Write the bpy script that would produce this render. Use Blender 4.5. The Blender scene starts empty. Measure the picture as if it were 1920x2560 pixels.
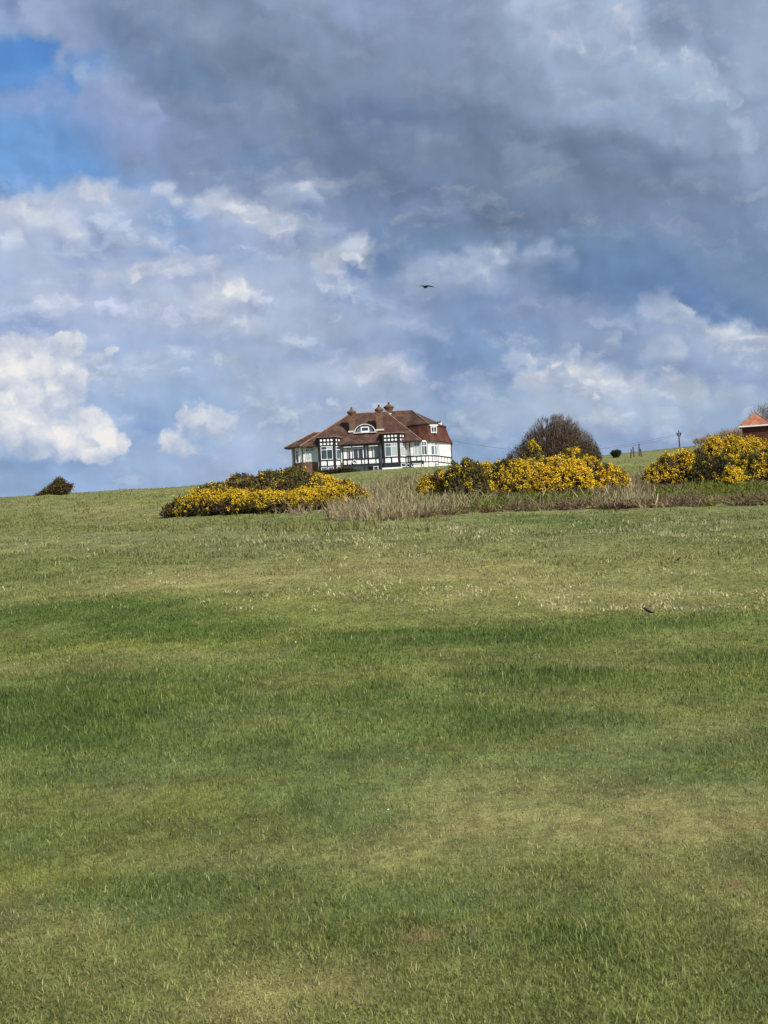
import bpy, math, random
import numpy as np
from mathutils import Vector, Matrix
R = math.radians
random.seed(7)
rng = np.random.default_rng(7)
scene = bpy.context.scene
COL = scene.collection

# ------------------------------------------------------------------ camera
FPX = 3700.0                       # focal length in pixels of the 1920x2560 photograph
ROLL = R(2.8)
PITCH = math.atan(120 / FPX)
EYE = Vector((0, 0, 1.6))
XW = Vector((1, 0, 0))
FWD = Vector((0, math.cos(PITCH), math.sin(PITCH)))
UPP = Vector((0, -math.sin(PITCH), math.cos(PITCH)))
CR = math.cos(ROLL) * XW - math.sin(ROLL) * UPP
CU = math.sin(ROLL) * XW + math.cos(ROLL) * UPP
cam_d = bpy.data.cameras.new('camera')
cam_d.sensor_fit = 'VERTICAL'
cam_d.sensor_height = 36.0
cam_d.sensor_width = 27.0
cam_d.lens = FPX / 2560 * 36.0
cam_d.clip_start = 0.1
cam_d.clip_end = 6000
cam = bpy.data.objects.new('camera', cam_d)
COL.objects.link(cam)
cam.matrix_world = Matrix(((CR.x, CU.x, -FWD.x, EYE.x), (CR.y, CU.y, -FWD.y, EYE.y), (CR.z, CU.z, -FWD.z, EYE.z), (0, 0, 0, 1)))
scene.camera = cam

def ray(px, py):
    px, py = float(px), float(py)
    return (px - 960) * CR - (py - 1280) * CU + FPX * FWD

def at(px, py, D):
    """world point seen at photo pixel (px, py), D metres in front of the camera"""
    d = ray(px, py)
    return EYE + d * (D / d.y)

# ------------------------------------------------------------------ exposure
scene.view_settings.view_transform = 'Standard'
scene.view_settings.look = 'None'
scene.view_settings.exposure = 0.0
scene.view_settings.gamma = 1.0
scene.view_settings.use_curve_mapping = False
scene.render.engine = 'CYCLES'
scene.cycles.max_bounces = 6
scene.cycles.diffuse_bounces = 3
scene.cycles.transparent_max_bounces = 6

# ------------------------------------------------------------------ sun
SUN_EL, SUN_AZ = R(40), R(140)      # azimuth clockwise from +Y (the view direction): behind the camera, to the right
sd = bpy.data.lights.new('sun', 'SUN')
sd.energy = 5.0
sd.angle = R(0.5)
sd.color = (1.0, 0.955, 0.88)
sun = bpy.data.objects.new('sun', sd)
COL.objects.link(sun)
sdir = Vector((math.sin(SUN_AZ) * math.cos(SUN_EL), math.cos(SUN_AZ) * math.cos(SUN_EL), math.sin(SUN_EL)))
sun.rotation_euler = sdir.to_track_quat('Z', 'Y').to_euler()

# ------------------------------------------------------------------ sky (world nodes)
def lin(c):
    c = np.asarray(c, float) / 255.0
    return np.where(c <= 0.04045, c / 12.92, ((c + 0.055) / 1.055) ** 2.4)

class NT:
    """tiny helper for node trees"""
    def __init__(s, nt):
        s.nt = nt
    def n(s, t, **kw):
        nd = s.nt.nodes.new(t)
        for k, v in kw.items():
            setattr(nd, k, v)
        return nd
    def link(s, a, b):
        s.nt.links.new(a, b)
    def val(s, sock, v):
        if isinstance(v, (int, float, tuple, list)):
            sock.default_value = v
        else:
            s.link(v, sock)
    def m(s, op, a, b=None, c=None, clamp=False):
        nd = s.n('ShaderNodeMath', operation=op, use_clamp=clamp)
        s.val(nd.inputs[0], a)
        if b is not None: s.val(nd.inputs[1], b)
        if c is not None: s.val(nd.inputs[2], c)
        return nd.outputs[0]
    def vm(s, op, a, b=None, sc=None):
        nd = s.n('ShaderNodeVectorMath', operation=op)
        s.val(nd.inputs[0], a)
        if b is not None: s.val(nd.inputs[1], b)
        if sc is not None: s.val(nd.inputs['Scale'], sc)
        return nd.outputs[0]
    def mix(s, f, a, b, typ='RGBA', blend='MIX'):
        nd = s.n('ShaderNodeMix', data_type=typ)
        if typ == 'RGBA': nd.blend_type = blend
        ins = [i for i in nd.inputs if i.enabled]
        s.val(ins[0], f); s.val(ins[1], a); s.val(ins[2], b)
        return [o for o in nd.outputs if o.enabled][0]
    def ss(s, x, lo, hi, a=0.0, b=1.0):
        nd = s.n('ShaderNodeMapRange', interpolation_type='SMOOTHSTEP')
        s.val(nd.inputs[0], x); s.val(nd.inputs[1], lo); s.val(nd.inputs[2], hi); s.val(nd.inputs[3], a); s.val(nd.inputs[4], b)
        return nd.outputs[0]
    def noise(s, vec, scale, detail=4, rough=0.5, dist=0.0, dim='3D', w=0.0):
        nd = s.n('ShaderNodeTexNoise', noise_dimensions=dim)
        s.val(nd.inputs['Vector'], vec)
        nd.inputs['Scale'].default_value = scale
        nd.inputs['Detail'].default_value = detail
        nd.inputs['Roughness'].default_value = rough
        nd.inputs['Distortion'].default_value = dist
        if dim == '4D': nd.inputs['W'].default_value = w
        return nd

# --- cloud layout, in photo pixels: coarse colours of the cloud deck, then single cloud masses over them
SKYX = [0, 240, 480, 720, 960, 1200, 1440, 1680, 1920]
SKYY = [0, 200, 400, 600, 800, 1000, 1200]
SKYC = [
 [(135,155,195),(118,140,172),(122,140,172),(130,150,182),(134,152,186),(138,155,188),(158,176,206),(130,150,182),(142,164,192)],
 [(95,143,205),(128,156,203),(115,136,166),(120,138,166),(125,143,175),(122,140,170),(143,163,195),(150,170,200),(145,165,195)],
 [(102,150,212),(130,150,192),(124,144,178),(120,138,170),(108,128,160),(110,130,158),(110,130,158),(120,140,170),(135,155,185)],
 [(165,182,215),(160,178,212),(150,170,210),(160,175,208),(112,140,178),(110,135,170),(112,136,172),(106,136,172),(118,143,178)],
 [(150,172,212),(165,180,215),(172,186,214),(162,180,210),(142,162,200),(116,145,190),(125,150,190),(112,140,184),(115,140,180)],
 [(190,203,225),(165,188,220),(142,172,212),(158,177,208),(150,172,206),(132,162,200),(165,182,210),(152,173,204),(146,168,202)],
 [(138,168,210),(142,170,212),(148,174,212),(153,176,212),(150,172,206),(140,168,205),(136,164,204),(133,160,200),(132,158,200)]]
# x, y, rx, ry, rotation (deg, + = rises to the right), colour, strength, kind: 0 soft, 1 billow (crisp top edge, fades downwards), 2 crisp all round
MASS = [
 (80,40,170,75,0,(150,170,207),.95,0),(120,95,80,45,0,(152,174,210),.6,0),(35,20,22,30,-30,(112,136,180),.8,0),(60,155,140,62,-6,(88,140,206),1,2),(215,158,60,40,0,(92,143,207),.9,0),(185,215,60,30,0,(98,148,210),.8,0),
 (60,220,110,50,0,(95,145,208),.9,0),(148,168,28,36,15,(142,166,206),.9,1),(125,195,40,22,20,(122,154,204),.6,0),(208,190,28,20,0,(150,175,210),.95,2),(30,270,80,48,-20,(128,156,204),1,1),(115,262,62,48,0,(126,155,206),.85,1),
 (60,400,225,104,0,(110,157,215),1,2),(170,330,60,40,0,(104,153,213),.7,0),(260,435,130,34,-16,(106,155,214),.9,0),
 (195,90,60,50,-30,(138,157,198),.8,0),(180,115,50,24,-20,(148,162,200),.5,0),(300,270,120,90,-30,(140,161,202),.95,1),(320,250,90,60,-35,(150,169,207),.6,1),(330,340,140,80,-20,(134,154,196),.8,0),(375,255,26,20,0,(152,172,208),.6,1),
 (250,350,50,40,-30,(120,156,208),.4,0),(380,430,40,24,-40,(128,162,208),.5,0),
 (330,60,120,70,-10,(112,136,170),.8,0),(450,190,150,60,-28,(106,131,166),.9,0),(640,180,160,60,-10,(110,131,162),.7,0),(525,80,34,45,30,(148,166,194),.7,0),(480,50,50,20,0,(134,152,180),.5,0),(400,20,70,25,0,(128,148,180),.5,0),
 (700,270,60,44,0,(134,154,186),.6,1),(770,290,40,30,0,(128,148,180),.5,1),(570,400,110,60,0,(122,142,182),.6,0),(660,405,80,24,10,(104,137,178),.7,0),(590,340,100,40,0,(124,145,180),.5,0),
 (905,20,60,40,0,(146,165,202),.7,0),(1000,60,140,50,0,(132,150,184),.6,0),(940,285,170,40,-4,(103,123,160),.9,0),(850,370,130,50,0,(107,127,162),.6,0),(960,470,150,70,0,(107,129,164),.8,0),
 (1010,355,80,22,4,(122,140,170),.7,1),(1050,400,22,60,0,(124,141,168),.7,1),(1170,205,24,36,-20,(138,156,184),.6,0),(1240,225,24,20,0,(136,154,184),.6,0),(1160,300,140,40,0,(108,129,160),.7,0),(1110,490,24,30,0,(122,142,172),.5,0),
 (1300,60,110,70,0,(148,166,196),.7,0),(1345,30,75,70,0,(170,186,214),.9,1),(1410,20,50,60,0,(166,180,206),.8,1),(1420,150,150,90,-10,(154,173,202),.75,0),(1550,50,75,65,0,(163,182,210),.95,1),(1600,180,150,80,-15,(156,175,204),.8,0),
 (1640,150,100,50,-5,(163,184,212),.7,1),(1710,190,68,70,-10,(164,185,214),.95,1),(1795,255,70,62,-20,(160,181,210),.9,1),(1500,270,200,60,-8,(144,164,195),.7,0),(1700,320,150,50,-10,(142,162,193),.7,0),
 (1455,12,22,12,0,(130,150,184),.7,0),(1680,55,70,70,0,(130,150,183),.95,0),(1585,113,22,12,10,(134,154,186),.8,0),(1650,125,16,10,0,(134,154,186),.7,0),(1790,120,50,60,-30,(134,156,188),.9,0),(1800,190,30,20,-30,(136,158,190),.7,0),
 (1880,150,50,100,0,(153,174,200),.8,0),(1860,255,40,30,0,(136,158,192),.8,0),(1850,320,24,22,20,(163,184,213),.9,1),(1868,365,30,42,-20,(158,179,210),.85,1),(1885,420,40,50,-20,(146,167,200),.6,0),(1900,300,30,30,0,(146,166,200),.6,0),
 (1420,355,170,34,-10,(109,128,158),.9,0),(1600,395,190,40,-6,(109,130,162),.9,0),(1335,400,80,48,-8,(132,152,179),.8,1),(1350,440,60,40,0,(124,144,172),.6,0),(1310,545,210,32,0,(98,119,150),1,0),(1480,500,160,36,4,(112,132,162),.7,0),(1250,490,60,30,0,(110,130,160),.6,0),
 (1660,560,120,40,-12,(126,145,180),.7,0),(1760,440,100,34,12,(132,152,184),.7,1),(1700,560,50,70,-45,(132,150,186),.5,0),(1420,575,120,12,6,(118,144,176),.6,0),
 (1090,540,100,26,-15,(122,143,178),.8,1),(1010,545,60,26,0,(120,142,178),.7,1),(1000,620,100,30,0,(108,136,176),.8,0),(955,655,40,60,0,(106,135,176),.9,0),(880,560,50,40,0,(122,144,184),.5,0),
 (1480,630,200,46,0,(102,133,172),.9,0),(1560,700,220,60,-5,(98,130,175),1,0),(1760,770,180,54,-14,(94,128,177),1,0),(1870,690,70,60,0,(112,140,176),.8,0),(1500,780,100,24,0,(112,140,184),.5,0),
 # left middle band
 (70,545,125,68,0,(192,203,223),1,1),(95,540,70,28,-15,(204,211,225),.8,0),(185,585,55,20,-30,(206,213,226),.7,0),(250,510,120,68,0,(174,189,218),.9,1),(250,470,60,26,0,(184,197,221),.6,1),(340,520,60,60,0,(166,184,215),.6,0),
 (405,483,30,16,-10,(200,209,225),.9,1),(450,512,44,18,-28,(194,204,222),.9,1),(440,560,66,26,0,(130,166,213),.95,0),(440,622,90,13,3,(126,164,214),.9,0),(398,607,44,17,8,(190,201,221),.9,1),(340,600,60,20,0,(160,180,214),.6,0),
 (560,520,80,44,0,(186,197,214),.95,1),(520,500,40,24,0,(184,196,216),.7,1),(630,560,80,36,-10,(182,194,213),.9,1),(610,540,40,16,-20,(204,209,219),.6,0),(632,516,26,12,-10,(126,148,190),.8,0),
 (735,495,80,40,-4,(164,178,208),.95,1),(760,478,30,20,0,(170,184,210),.8,1),(690,565,60,36,-10,(190,200,215),.9,1),(775,530,40,13,-6,(122,145,188),.9,0),(745,600,56,9,-18,(128,150,192),.9,0),(780,580,46,20,-30,(170,184,208),.8,1),
 (830,590,44,20,-30,(160,176,206),.8,1),(845,640,40,30,-20,(186,197,214),.8,0),(840,610,30,9,-10,(120,144,188),.7,0),(885,625,36,44,0,(192,202,216),.9,1),(905,660,30,30,0,(182,194,212),.7,0),(860,700,60,30,0,(170,186,212),.5,0),
 (893,680,27,20,0,(118,144,190),1,2),(772,672,24,16,40,(140,160,198),.7,0),(800,660,30,30,0,(200,207,218),.6,0),(560,640,110,36,0,(144,166,206),.8,0),(900,730,80,20,0,(146,166,202),.5,0),
 (20,620,42,44,0,(196,208,227),.9,1),(100,640,50,34,-20,(184,199,223),.8,1),(75,660,90,30,-10,(172,190,219),.6,0),(200,640,110,36,0,(146,168,210),.7,0),(130,690,90,30,-8,(172,188,216),.5,0),(60,740,110,30,4,(180,194,219),.7,1),(30,715,60,14,0,(154,174,214),.6,0),
 (150,770,80,24,5,(190,200,221),.7,1),(70,815,130,20,0,(136,163,210),.85,0),(250,720,70,40,0,(156,175,212),.6,0),(340,690,110,34,6,(184,196,218),.7,1),(440,670,130,34,6,(186,197,217),.8,1),(320,745,22,14,20,(138,160,204),.8,0),
 (410,725,60,20,0,(152,172,210),.5,0),(480,745,150,40,0,(182,194,216),.7,0),(475,715,50,13,15,(140,162,204),.6,0),(560,725,60,30,10,(194,203,217),.7,0),(650,770,90,24,0,(150,170,206),.6,0),(610,812,60,22,0,(200,206,217),.6,0),
 (330,800,180,22,0,(160,178,212),.6,0),(320,860,150,26,3,(148,173,214),.7,0),(290,905,110,22,12,(180,196,220),.7,1),(380,940,110,14,0,(168,187,217),.6,1),(560,850,160,30,0,(144,169,210),.7,0),(560,905,50,18,-14,(178,192,215),.8,1),
 (770,800,70,24,0,(160,178,208),.5,0),(870,860,140,24,0,(140,162,204),.7,0),(970,820,26,30,0,(166,182,208),.8,1),(900,830,60,26,0,(158,176,206),.6,1),(740,850,90,30,0,(156,174,206),.6,1),(760,900,130,20,0,(138,160,200),.8,0),(1030,860,70,30,0,(132,154,196),.6,0),
 (1130,700,140,66,0,(150,168,201),.9,1),(1200,655,60,44,10,(162,178,206),.8,1),(1250,645,50,40,0,(166,181,207),.8,1),(1230,690,70,40,0,(158,174,204),.6,0),(1215,650,12,16,0,(132,154,194),.7,0),(1240,668,12,18,0,(130,152,194),.6,0),
 (1090,690,60,34,0,(160,175,204),.5,0),(1350,645,44,32,14,(156,173,204),.8,1),(1415,650,24,20,0,(148,168,202),.7,1),(1300,700,80,30,0,(142,162,198),.5,0),
 (1180,780,130,36,0,(124,148,192),.6,0),(1010,790,70,40,0,(146,165,202),.5,0),(1130,880,110,60,0,(112,143,189),.85,0),(1100,960,60,50,0,(120,149,194),.8,0),(1380,775,160,26,0,(132,153,192),.7,1),(1340,810,160,18,0,(120,146,190),.6,0),(1480,800,100,40,0,(136,157,194),.6,0),
 (1640,775,60,40,0,(148,167,199),.8,1),(1700,835,120,68,-25,(158,176,204),.85,1),(1760,890,100,50,-20,(150,170,202),.7,0),(1850,850,110,34,-2,(186,197,213),.9,1),(1820,850,60,14,-20,(196,204,215),.6,0),(1870,900,90,40,0,(156,175,205),.6,0),
 (1645,885,54,34,0,(170,186,211),.9,1),(1690,890,22,20,0,(184,196,214),.8,1),(1528,852,20,24,20,(174,189,213),.85,1),(1600,840,60,20,0,(136,158,196),.5,0),(1500,895,110,20,0,(124,151,196),.9,0),(1830,945,120,24,0,(132,157,198),.8,0),
 (860,945,130,34,2,(174,187,208),.85,1),(960,930,60,30,10,(184,194,210),.8,1),(1035,935,36,28,30,(176,188,210),.8,1),(1028,945,12,18,-20,(136,158,198),.7,0),(740,925,80,20,-10,(160,179,208),.7,1),(700,960,110,26,0,(164,182,210),.6,0),
 (1000,990,70,40,0,(156,174,204),.6,0),(700,1010,80,44,0,(164,182,210),.7,1),(790,990,60,20,0,(142,164,202),.7,0),(770,1040,60,30,0,(156,176,207),.7,1),(660,1070,60,40,0,(158,178,210),.5,0),
 (1295,895,44,24,0,(176,190,214),.85,1),(1270,945,40,22,0,(122,150,198),.9,0),(1285,912,10,8,0,(128,154,200),.9,0),(1320,915,14,30,-30,(172,187,211),.8,1),
 (1190,975,60,34,-14,(150,171,205),.8,1),(1230,1040,120,40,-10,(158,178,207),.7,0),(1400,960,120,50,0,(176,190,212),.9,1),(1340,960,60,30,0,(186,196,212),.7,1),(1405,965,40,12,-5,(146,168,202),.7,0),(1500,960,80,44,-20,(188,198,212),.9,1),(1440,1030,130,44,-8,(166,184,208),.8,0),
 (1580,985,70,40,-10,(184,195,211),.8,1),(1610,945,16,24,30,(182,194,212),.8,1),(1640,965,12,20,0,(128,154,198),.8,0),(1680,975,50,44,-20,(172,187,210),.9,1),(1735,1000,36,40,0,(180,193,211),.9,1),(1600,1030,130,34,-8,(162,181,207),.7,0),
 (1560,910,70,14,-5,(122,150,196),.8,0),(1700,925,80,16,0,(130,156,200),.8,0),(1540,915,10,8,30,(168,184,210),.7,0),(1655,925,16,9,0,(164,182,210),.7,0),(1840,1000,90,24,0,(166,184,210),.85,1),(1810,975,22,16,0,(172,188,212),.8,1),(1880,975,16,12,0,(170,187,212),.7,1),(1860,1040,120,30,0,(146,169,203),.7,0),
 (1655,1055,30,24,0,(176,188,208),.8,0),(1560,1095,220,26,3,(136,162,202),.8,0),(1250,1120,120,34,0,(134,162,201),.8,0),(1640,1085,60,20,0,(132,158,200),.5,0),
 (300,1000,130,30,0,(140,169,213),.8,0),(370,1065,70,44,0,(126,159,208),.95,0),(350,1010,80,20,0,(146,172,212),.6,0),(520,985,70,18,0,(158,178,212),.6,1),(640,990,60,18,0,(164,183,212),.6,1),(620,1085,90,50,0,(160,180,211),.6,1),(500,1150,140,40,0,(152,175,212),.6,0),
 (560,1155,24,14,-25,(178,194,218),.7,0),(620,1165,30,20,0,(172,189,216),.6,0),(60,1165,170,22,3,(120,154,198),.85,0),(170,1160,90,16,0,(124,156,200),.6,0),(150,1215,250,20,0,(142,170,210),.7,0),(350,1180,60,30,0,(152,176,212),.6,1)]
# bright crisp cumulus lobes: x, y, rx, ry, rotation, brightness
PUFF = [
 (60,860,70,26,4,.42),(165,850,60,26,0,.40),(110,930,100,75,0,.62),(30,940,70,70,0,.66),(150,960,58,70,0,.60),(60,1000,90,50,0,.62),(20,1060,60,70,0,.58),(100,1080,80,62,0,.52),(190,1050,45,42,0,.66),(232,1055,42,44,0,.72),(262,1085,44,42,0,.74),
 (290,1105,36,30,0,.66),(320,1115,26,22,0,.50),(150,1105,70,40,-10,.66),(190,1130,70,22,-14,.60),(255,1130,60,16,0,.55),(60,1120,70,32,-10,.40),(110,1142,70,16,-12,.34),(250,1148,26,8,-8,.62),(345,1118,26,10,-10,.40),
 (240,895,50,20,25,.30),(285,870,18,16,0,.40),(255,930,50,10,0,.28),
 (402,1090,24,16,10,.80),(428,1095,38,22,-10,.78),(455,1112,40,20,-14,.56),(420,1125,40,16,-30,.50),(450,1135,20,10,-30,.52),
 (462,1045,24,24,0,.40),(500,1040,30,26,0,.44),(545,1042,44,28,0,.46),(575,1060,26,30,0,.40),(520,1075,60,28,-10,.38),(560,1085,34,20,-20,.40),
 (600,722,40,20,-14,.86),(640,735,44,12,-6,.80),(575,740,40,14,-30,.72),(610,748,16,16,0,.84),(328,718,16,7,32,.72),(728,733,18,16,20,.62),(612,810,26,12,0,.50),
 (1018,918,12,14,40,.80),(1008,940,16,22,10,.74),(1030,955,10,8,30,.60),
 (1395,915,46,11,4,.58),(1432,915,20,16,0,.62),(1440,940,30,12,-40,.64),(1470,952,34,12,-30,.66),(1505,966,38,12,-12,.62),(1560,972,40,12,8,.58),(1600,955,14,18,30,.60),(1482,998,16,20,-10,.64),(1350,930,36,10,8,.48),
 (1660,950,14,14,0,.42),(1690,985,20,12,-30,.44),(1738,985,22,20,0,.54),(1300,890,22,8,0,.40),(1320,905,10,22,-30,.42),
 (1790,826,14,12,-30,.56),(1815,845,26,9,-25,.60),(1855,852,40,10,4,.62),(1900,840,26,9,0,.56),(1652,1048,18,14,0,.58),
 (60,545,60,16,0,.50),(120,545,40,20,-30,.54),(185,588,26,16,-30,.52),(404,484,18,9,-10,.46),(455,514,16,9,-20,.50),(548,512,20,12,0,.48),(600,540,40,12,-20,.50),(650,566,34,12,-30,.50),(815,645,18,24,-20,.52),(875,640,30,14,20,.48),(905,655,14,20,0,.46),
 (14,622,16,22,0,.44),(1232,636,20,14,0,.30),
 (1345,35,60,50,0,.24),(1410,20,44,46,0,.22),(1480,75,70,50,0,.20),(1560,50,62,54,0,.22),(1600,90,34,40,0,.18),(1640,165,60,44,0,.20),(1710,175,56,60,0,.22),(1748,190,34,48,0,.20),(1795,245,52,40,0,.20),(1838,262,22,34,0,.16),
 (1852,318,20,20,0,.22),(1868,360,26,40,-20,.20),(1400,110,90,50,0,.16),(1540,150,90,60,0,.12),
 (1130,690,120,50,0,.16),(1235,650,56,40,0,.22),(1195,665,44,34,0,.18),(1350,645,38,26,10,.16),(1060,690,50,40,0,.12),
 (250,480,90,50,0,.30),(330,500,60,50,0,.28),(80,515,80,44,0,.34),(150,510,50,40,0,.32),(560,490,60,34,0,.28),(640,500,40,26,0,.24),(740,480,66,30,0,.20),(700,560,50,30,0,.34),
 (1700,800,50,40,0,.20),(1660,880,46,30,0,.26),(1700,980,40,36,0,.28),(860,930,110,24,2,.24),(960,925,50,24,0,.30),(230,690,60,24,0,.20),(450,660,100,26,6,.26),(350,685,70,26,0,.24)]
# small very bright tops inside the lobes
TOPS = [(100,893,26,22),(165,905,14,12),(15,992,26,9),(18,1050,24,24),(65,1035,14,18),(148,1023,12,9),(145,1085,40,20),(200,1118,40,11),(170,1100,30,12),(255,1058,20,18),(272,1085,13,10),(255,1108,26,8),(40,1075,12,10),
 (415,1088,22,11),(505,1040,14,10),(600,726,34,14),(328,718,14,6),(1016,922,9,14),(1440,935,20,10),(120,960,12,8)]

def vnoise(x, y, seed=0):
    """smooth value noise on arrays"""
    r = np.random.default_rng(seed)
    T = r.random((64, 64))
    xi, yi = np.floor(x).astype(int), np.floor(y).astype(int)
    fx, fy = x - xi, y - yi
    fx = fx * fx * (3 - 2 * fx); fy = fy * fy * (3 - 2 * fy)
    g = lambda i, j: T[(xi + i) % 64, (yi + j) % 64]
    return (g(0, 0) * (1 - fx) + g(1, 0) * fx) * (1 - fy) + (g(0, 1) * (1 - fx) + g(1, 1) * fx) * fy

def fbm(x, y, seed=0, octv=4, gain=0.5):
    a, s, t = 1.0, 0.0, 0.0
    for k in range(octv):
        c, q = math.cos(.6 + 1.1 * k), math.sin(.6 + 1.1 * k)          # turn every octave so no lattice shows
        s = s + a * vnoise((x * c - y * q) * 2 ** k + 17.3 * k, (x * q + y * c) * 2 ** k - 9.1 * k, seed + k)
        t += a; a *= gain
    return s / t

def ell(px, py, x, y, rx, ry, rot):
    c, s = math.cos(R(rot)), math.sin(R(rot))
    dx, dy = px - x, -(py - y)
    return (dx * c + dy * s) / rx, (-dx * s + dy * c) / ry

def sst(x, lo, hi):
    t = np.clip((x - lo) / (hi - lo), 0, 1)
    return t * t * (3 - 2 * t)

def sky_field(px, py):
    px = np.clip(px, -160, 2080); py = np.clip(py, -140, 1320)
    # ragged outlines
    qx = px + 36 * (fbm(px / 70, py / 60, 11) - .5); qy = py + 36 * (fbm(px / 70, py / 60, 31) - .5)
    gx = np.clip(px / 240, 0, 7.999); gy = np.clip(py / 200, 0, 5.999)
    ix, iy = gx.astype(int), gy.astype(int)
    fx, fy = (gx - ix)[..., None], (gy - iy)[..., None]
    G = np.array(SKYC, float)
    c = (G[iy, ix] * (1 - fx) + G[iy, ix + 1] * fx) * (1 - fy) + (G[iy + 1, ix] * (1 - fx) + G[iy + 1, ix + 1] * fx) * fy
    for x, y, rx, ry, rot, col, st, kind in MASS:
        a, b = ell(qx, qy, x, y, rx, ry, rot)
        r = np.sqrt(a * a + b * b)
        if kind == 0: w = np.exp(-(a * a + b * b) ** 1.3)
        elif kind == 1: w = sst(r, 1.12, .78) * sst(b, -1.0, .25)
        else: w = sst(r, 1.15, .85)
        w = (w * st)[..., None]
        c = c * (1 - w) + np.array(col, float) * w
    d = np.zeros_like(px); bsum = np.zeros_like(px) + 1e-3; b_ = np.zeros_like(px) + .5e-3
    for x, y, rx, ry, rot, br in PUFF:
        a, b = ell(px, py, x, y, rx, ry, rot)
        r = np.sqrt(a * a + b * b)
        fade = sst(b, -1.3, -.3) * .5 + .5 if br > .27 else sst(b, -.95, .15)
        w = np.clip(1.5 - r, 0, 1) * fade * (1.0 if x < 370 and y > 800 else .84 if br < .27 else .86 if y > 1000 else .72)
        d = np.maximum(d, w)
        b_ += w ** 3 * (br + .12 * np.clip(b, -1, 1)); bsum += w ** 3
    bri = b_ / bsum
    for x, y, rx, ry in TOPS:
        w = blobw(px, py, x, y, rx, ry, 0, 1.0)
        bri = bri + ((1.1 if x < 370 and y > 800 else .95) - bri) * w * .85
    # slightly greyer than noted, lower sky a little paler
    g = c.mean(-1, keepdims=True); low = sst(py, 450, 900)[..., None]
    blue = np.clip((c[..., 2:3] - c[..., 0:1] - 95) / 30, 0, 1)
    c = c + (g - c) * (.08 + .06 * low) * (1 - blue) + 4 * low
    # where broken, billowing cloud shows
    T = sst(py, 380, 520) * np.clip(1.05 - .55 * sst(px, 820, 1000) * sst(py, 900, 700), .3, 1) * (1 - .5 * sst(py, 1000, 1150))
    T = T * (1 - .9 * blobw(px, py, 1600, 690, 420, 110, -6, 1.5)) * (1 - .5 * blobw(px, py, 1120, 860, 130, 110, 0, 1.2)) * (1 - .6 * blobw(px, py, 380, 1060, 80, 50, 0))
    T = T + .22 * (1 - sst(py, 380, 520)) * (1 - blue[..., 0])
    T = T + .35 * blobw(px, py, 1650, 160, 230, 150, -25, 1.5)
    return c, d, np.clip(bri, 0, 1), np.clip(T, 0, 1)

def blobw(px, py, x, y, rx, ry, rot, p=1.0):
    a, b = ell(px, py, x, y, rx, ry, rot)
    return np.exp(-(a * a + b * b) ** p)

U0, U1, V0, V1, NU, NV = -1130.0, 1130.0, 130.0, 1450.0, 114, 56
AZ, EL = np.meshgrid(np.linspace(U0, U1, NU) / FPX, np.linspace(V0, V1, NV) / FPX)
dirs = np.stack([np.sin(AZ) * np.cos(EL), np.cos(AZ) * np.cos(EL), np.sin(EL)], -1)
dz = dirs @ np.array(FWD)
PXs = 960 + FPX * (dirs @ np.array(CR)) / dz
PYs = 1280 - FPX * (dirs @ np.array(CU)) / dz
SC, SD, SB, ST = sky_field(PXs, PYs)
SC = lin(SC)

world = bpy.data.worlds.new('World')
scene.world = world
world.use_nodes = True
W = NT(world.node_tree)
world.node_tree.nodes.clear()
tc = W.n('ShaderNodeTexCoord')
sep = W.n('ShaderNodeSeparateXYZ'); W.link(tc.outputs['Generated'], sep.inputs[0])
az = W.m('ARCTAN2', sep.outputs[0], sep.outputs[1])
el = W.m('ARCSINE', sep.outputs[2])
# sky coordinates in units of 1000 photo pixels
cu = W.m('MULTIPLY', az, FPX / 1000)
cv = W.m('MULTIPLY', el, FPX / 1000)
cmb = W.n('ShaderNodeCombineXYZ'); W.link(cu, cmb.inputs[0]); W.link(cv, cmb.inputs[1])
P = cmb.outputs[0]
# billowing warp: large, then fine
n1 = W.noise(P, 7.0, 8, 0.58)
w1 = W.vm('SUBTRACT', n1.outputs['Color'], (0.5, 0.5, 0.5))
P1 = W.vm('ADD', P, W.vm('MULTIPLY', w1, (0.085, 0.07, 0)))
n2 = W.noise(P, 28.0, 6, 0.62)
w2 = W.vm('SUBTRACT', n2.outputs['Color'], (0.5, 0.5, 0.5))
P2 = W.vm('ADD', P1, W.vm('MULTIPLY', w2, (0.034, 0.030, 0)))
s2 = W.n('ShaderNodeSeparateXYZ'); W.link(P2, s2.inputs[0])
fu = W.m('DIVIDE', W.m('SUBTRACT', s2.outputs[0], U0 / 1000), (U1 - U0) / 1000, clamp=True)
fv = W.m('MULTIPLY', W.m('SUBTRACT', s2.outputs[1], V0 / 1000), (NV - 1) * 1000 / (V1 - V0))

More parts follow.
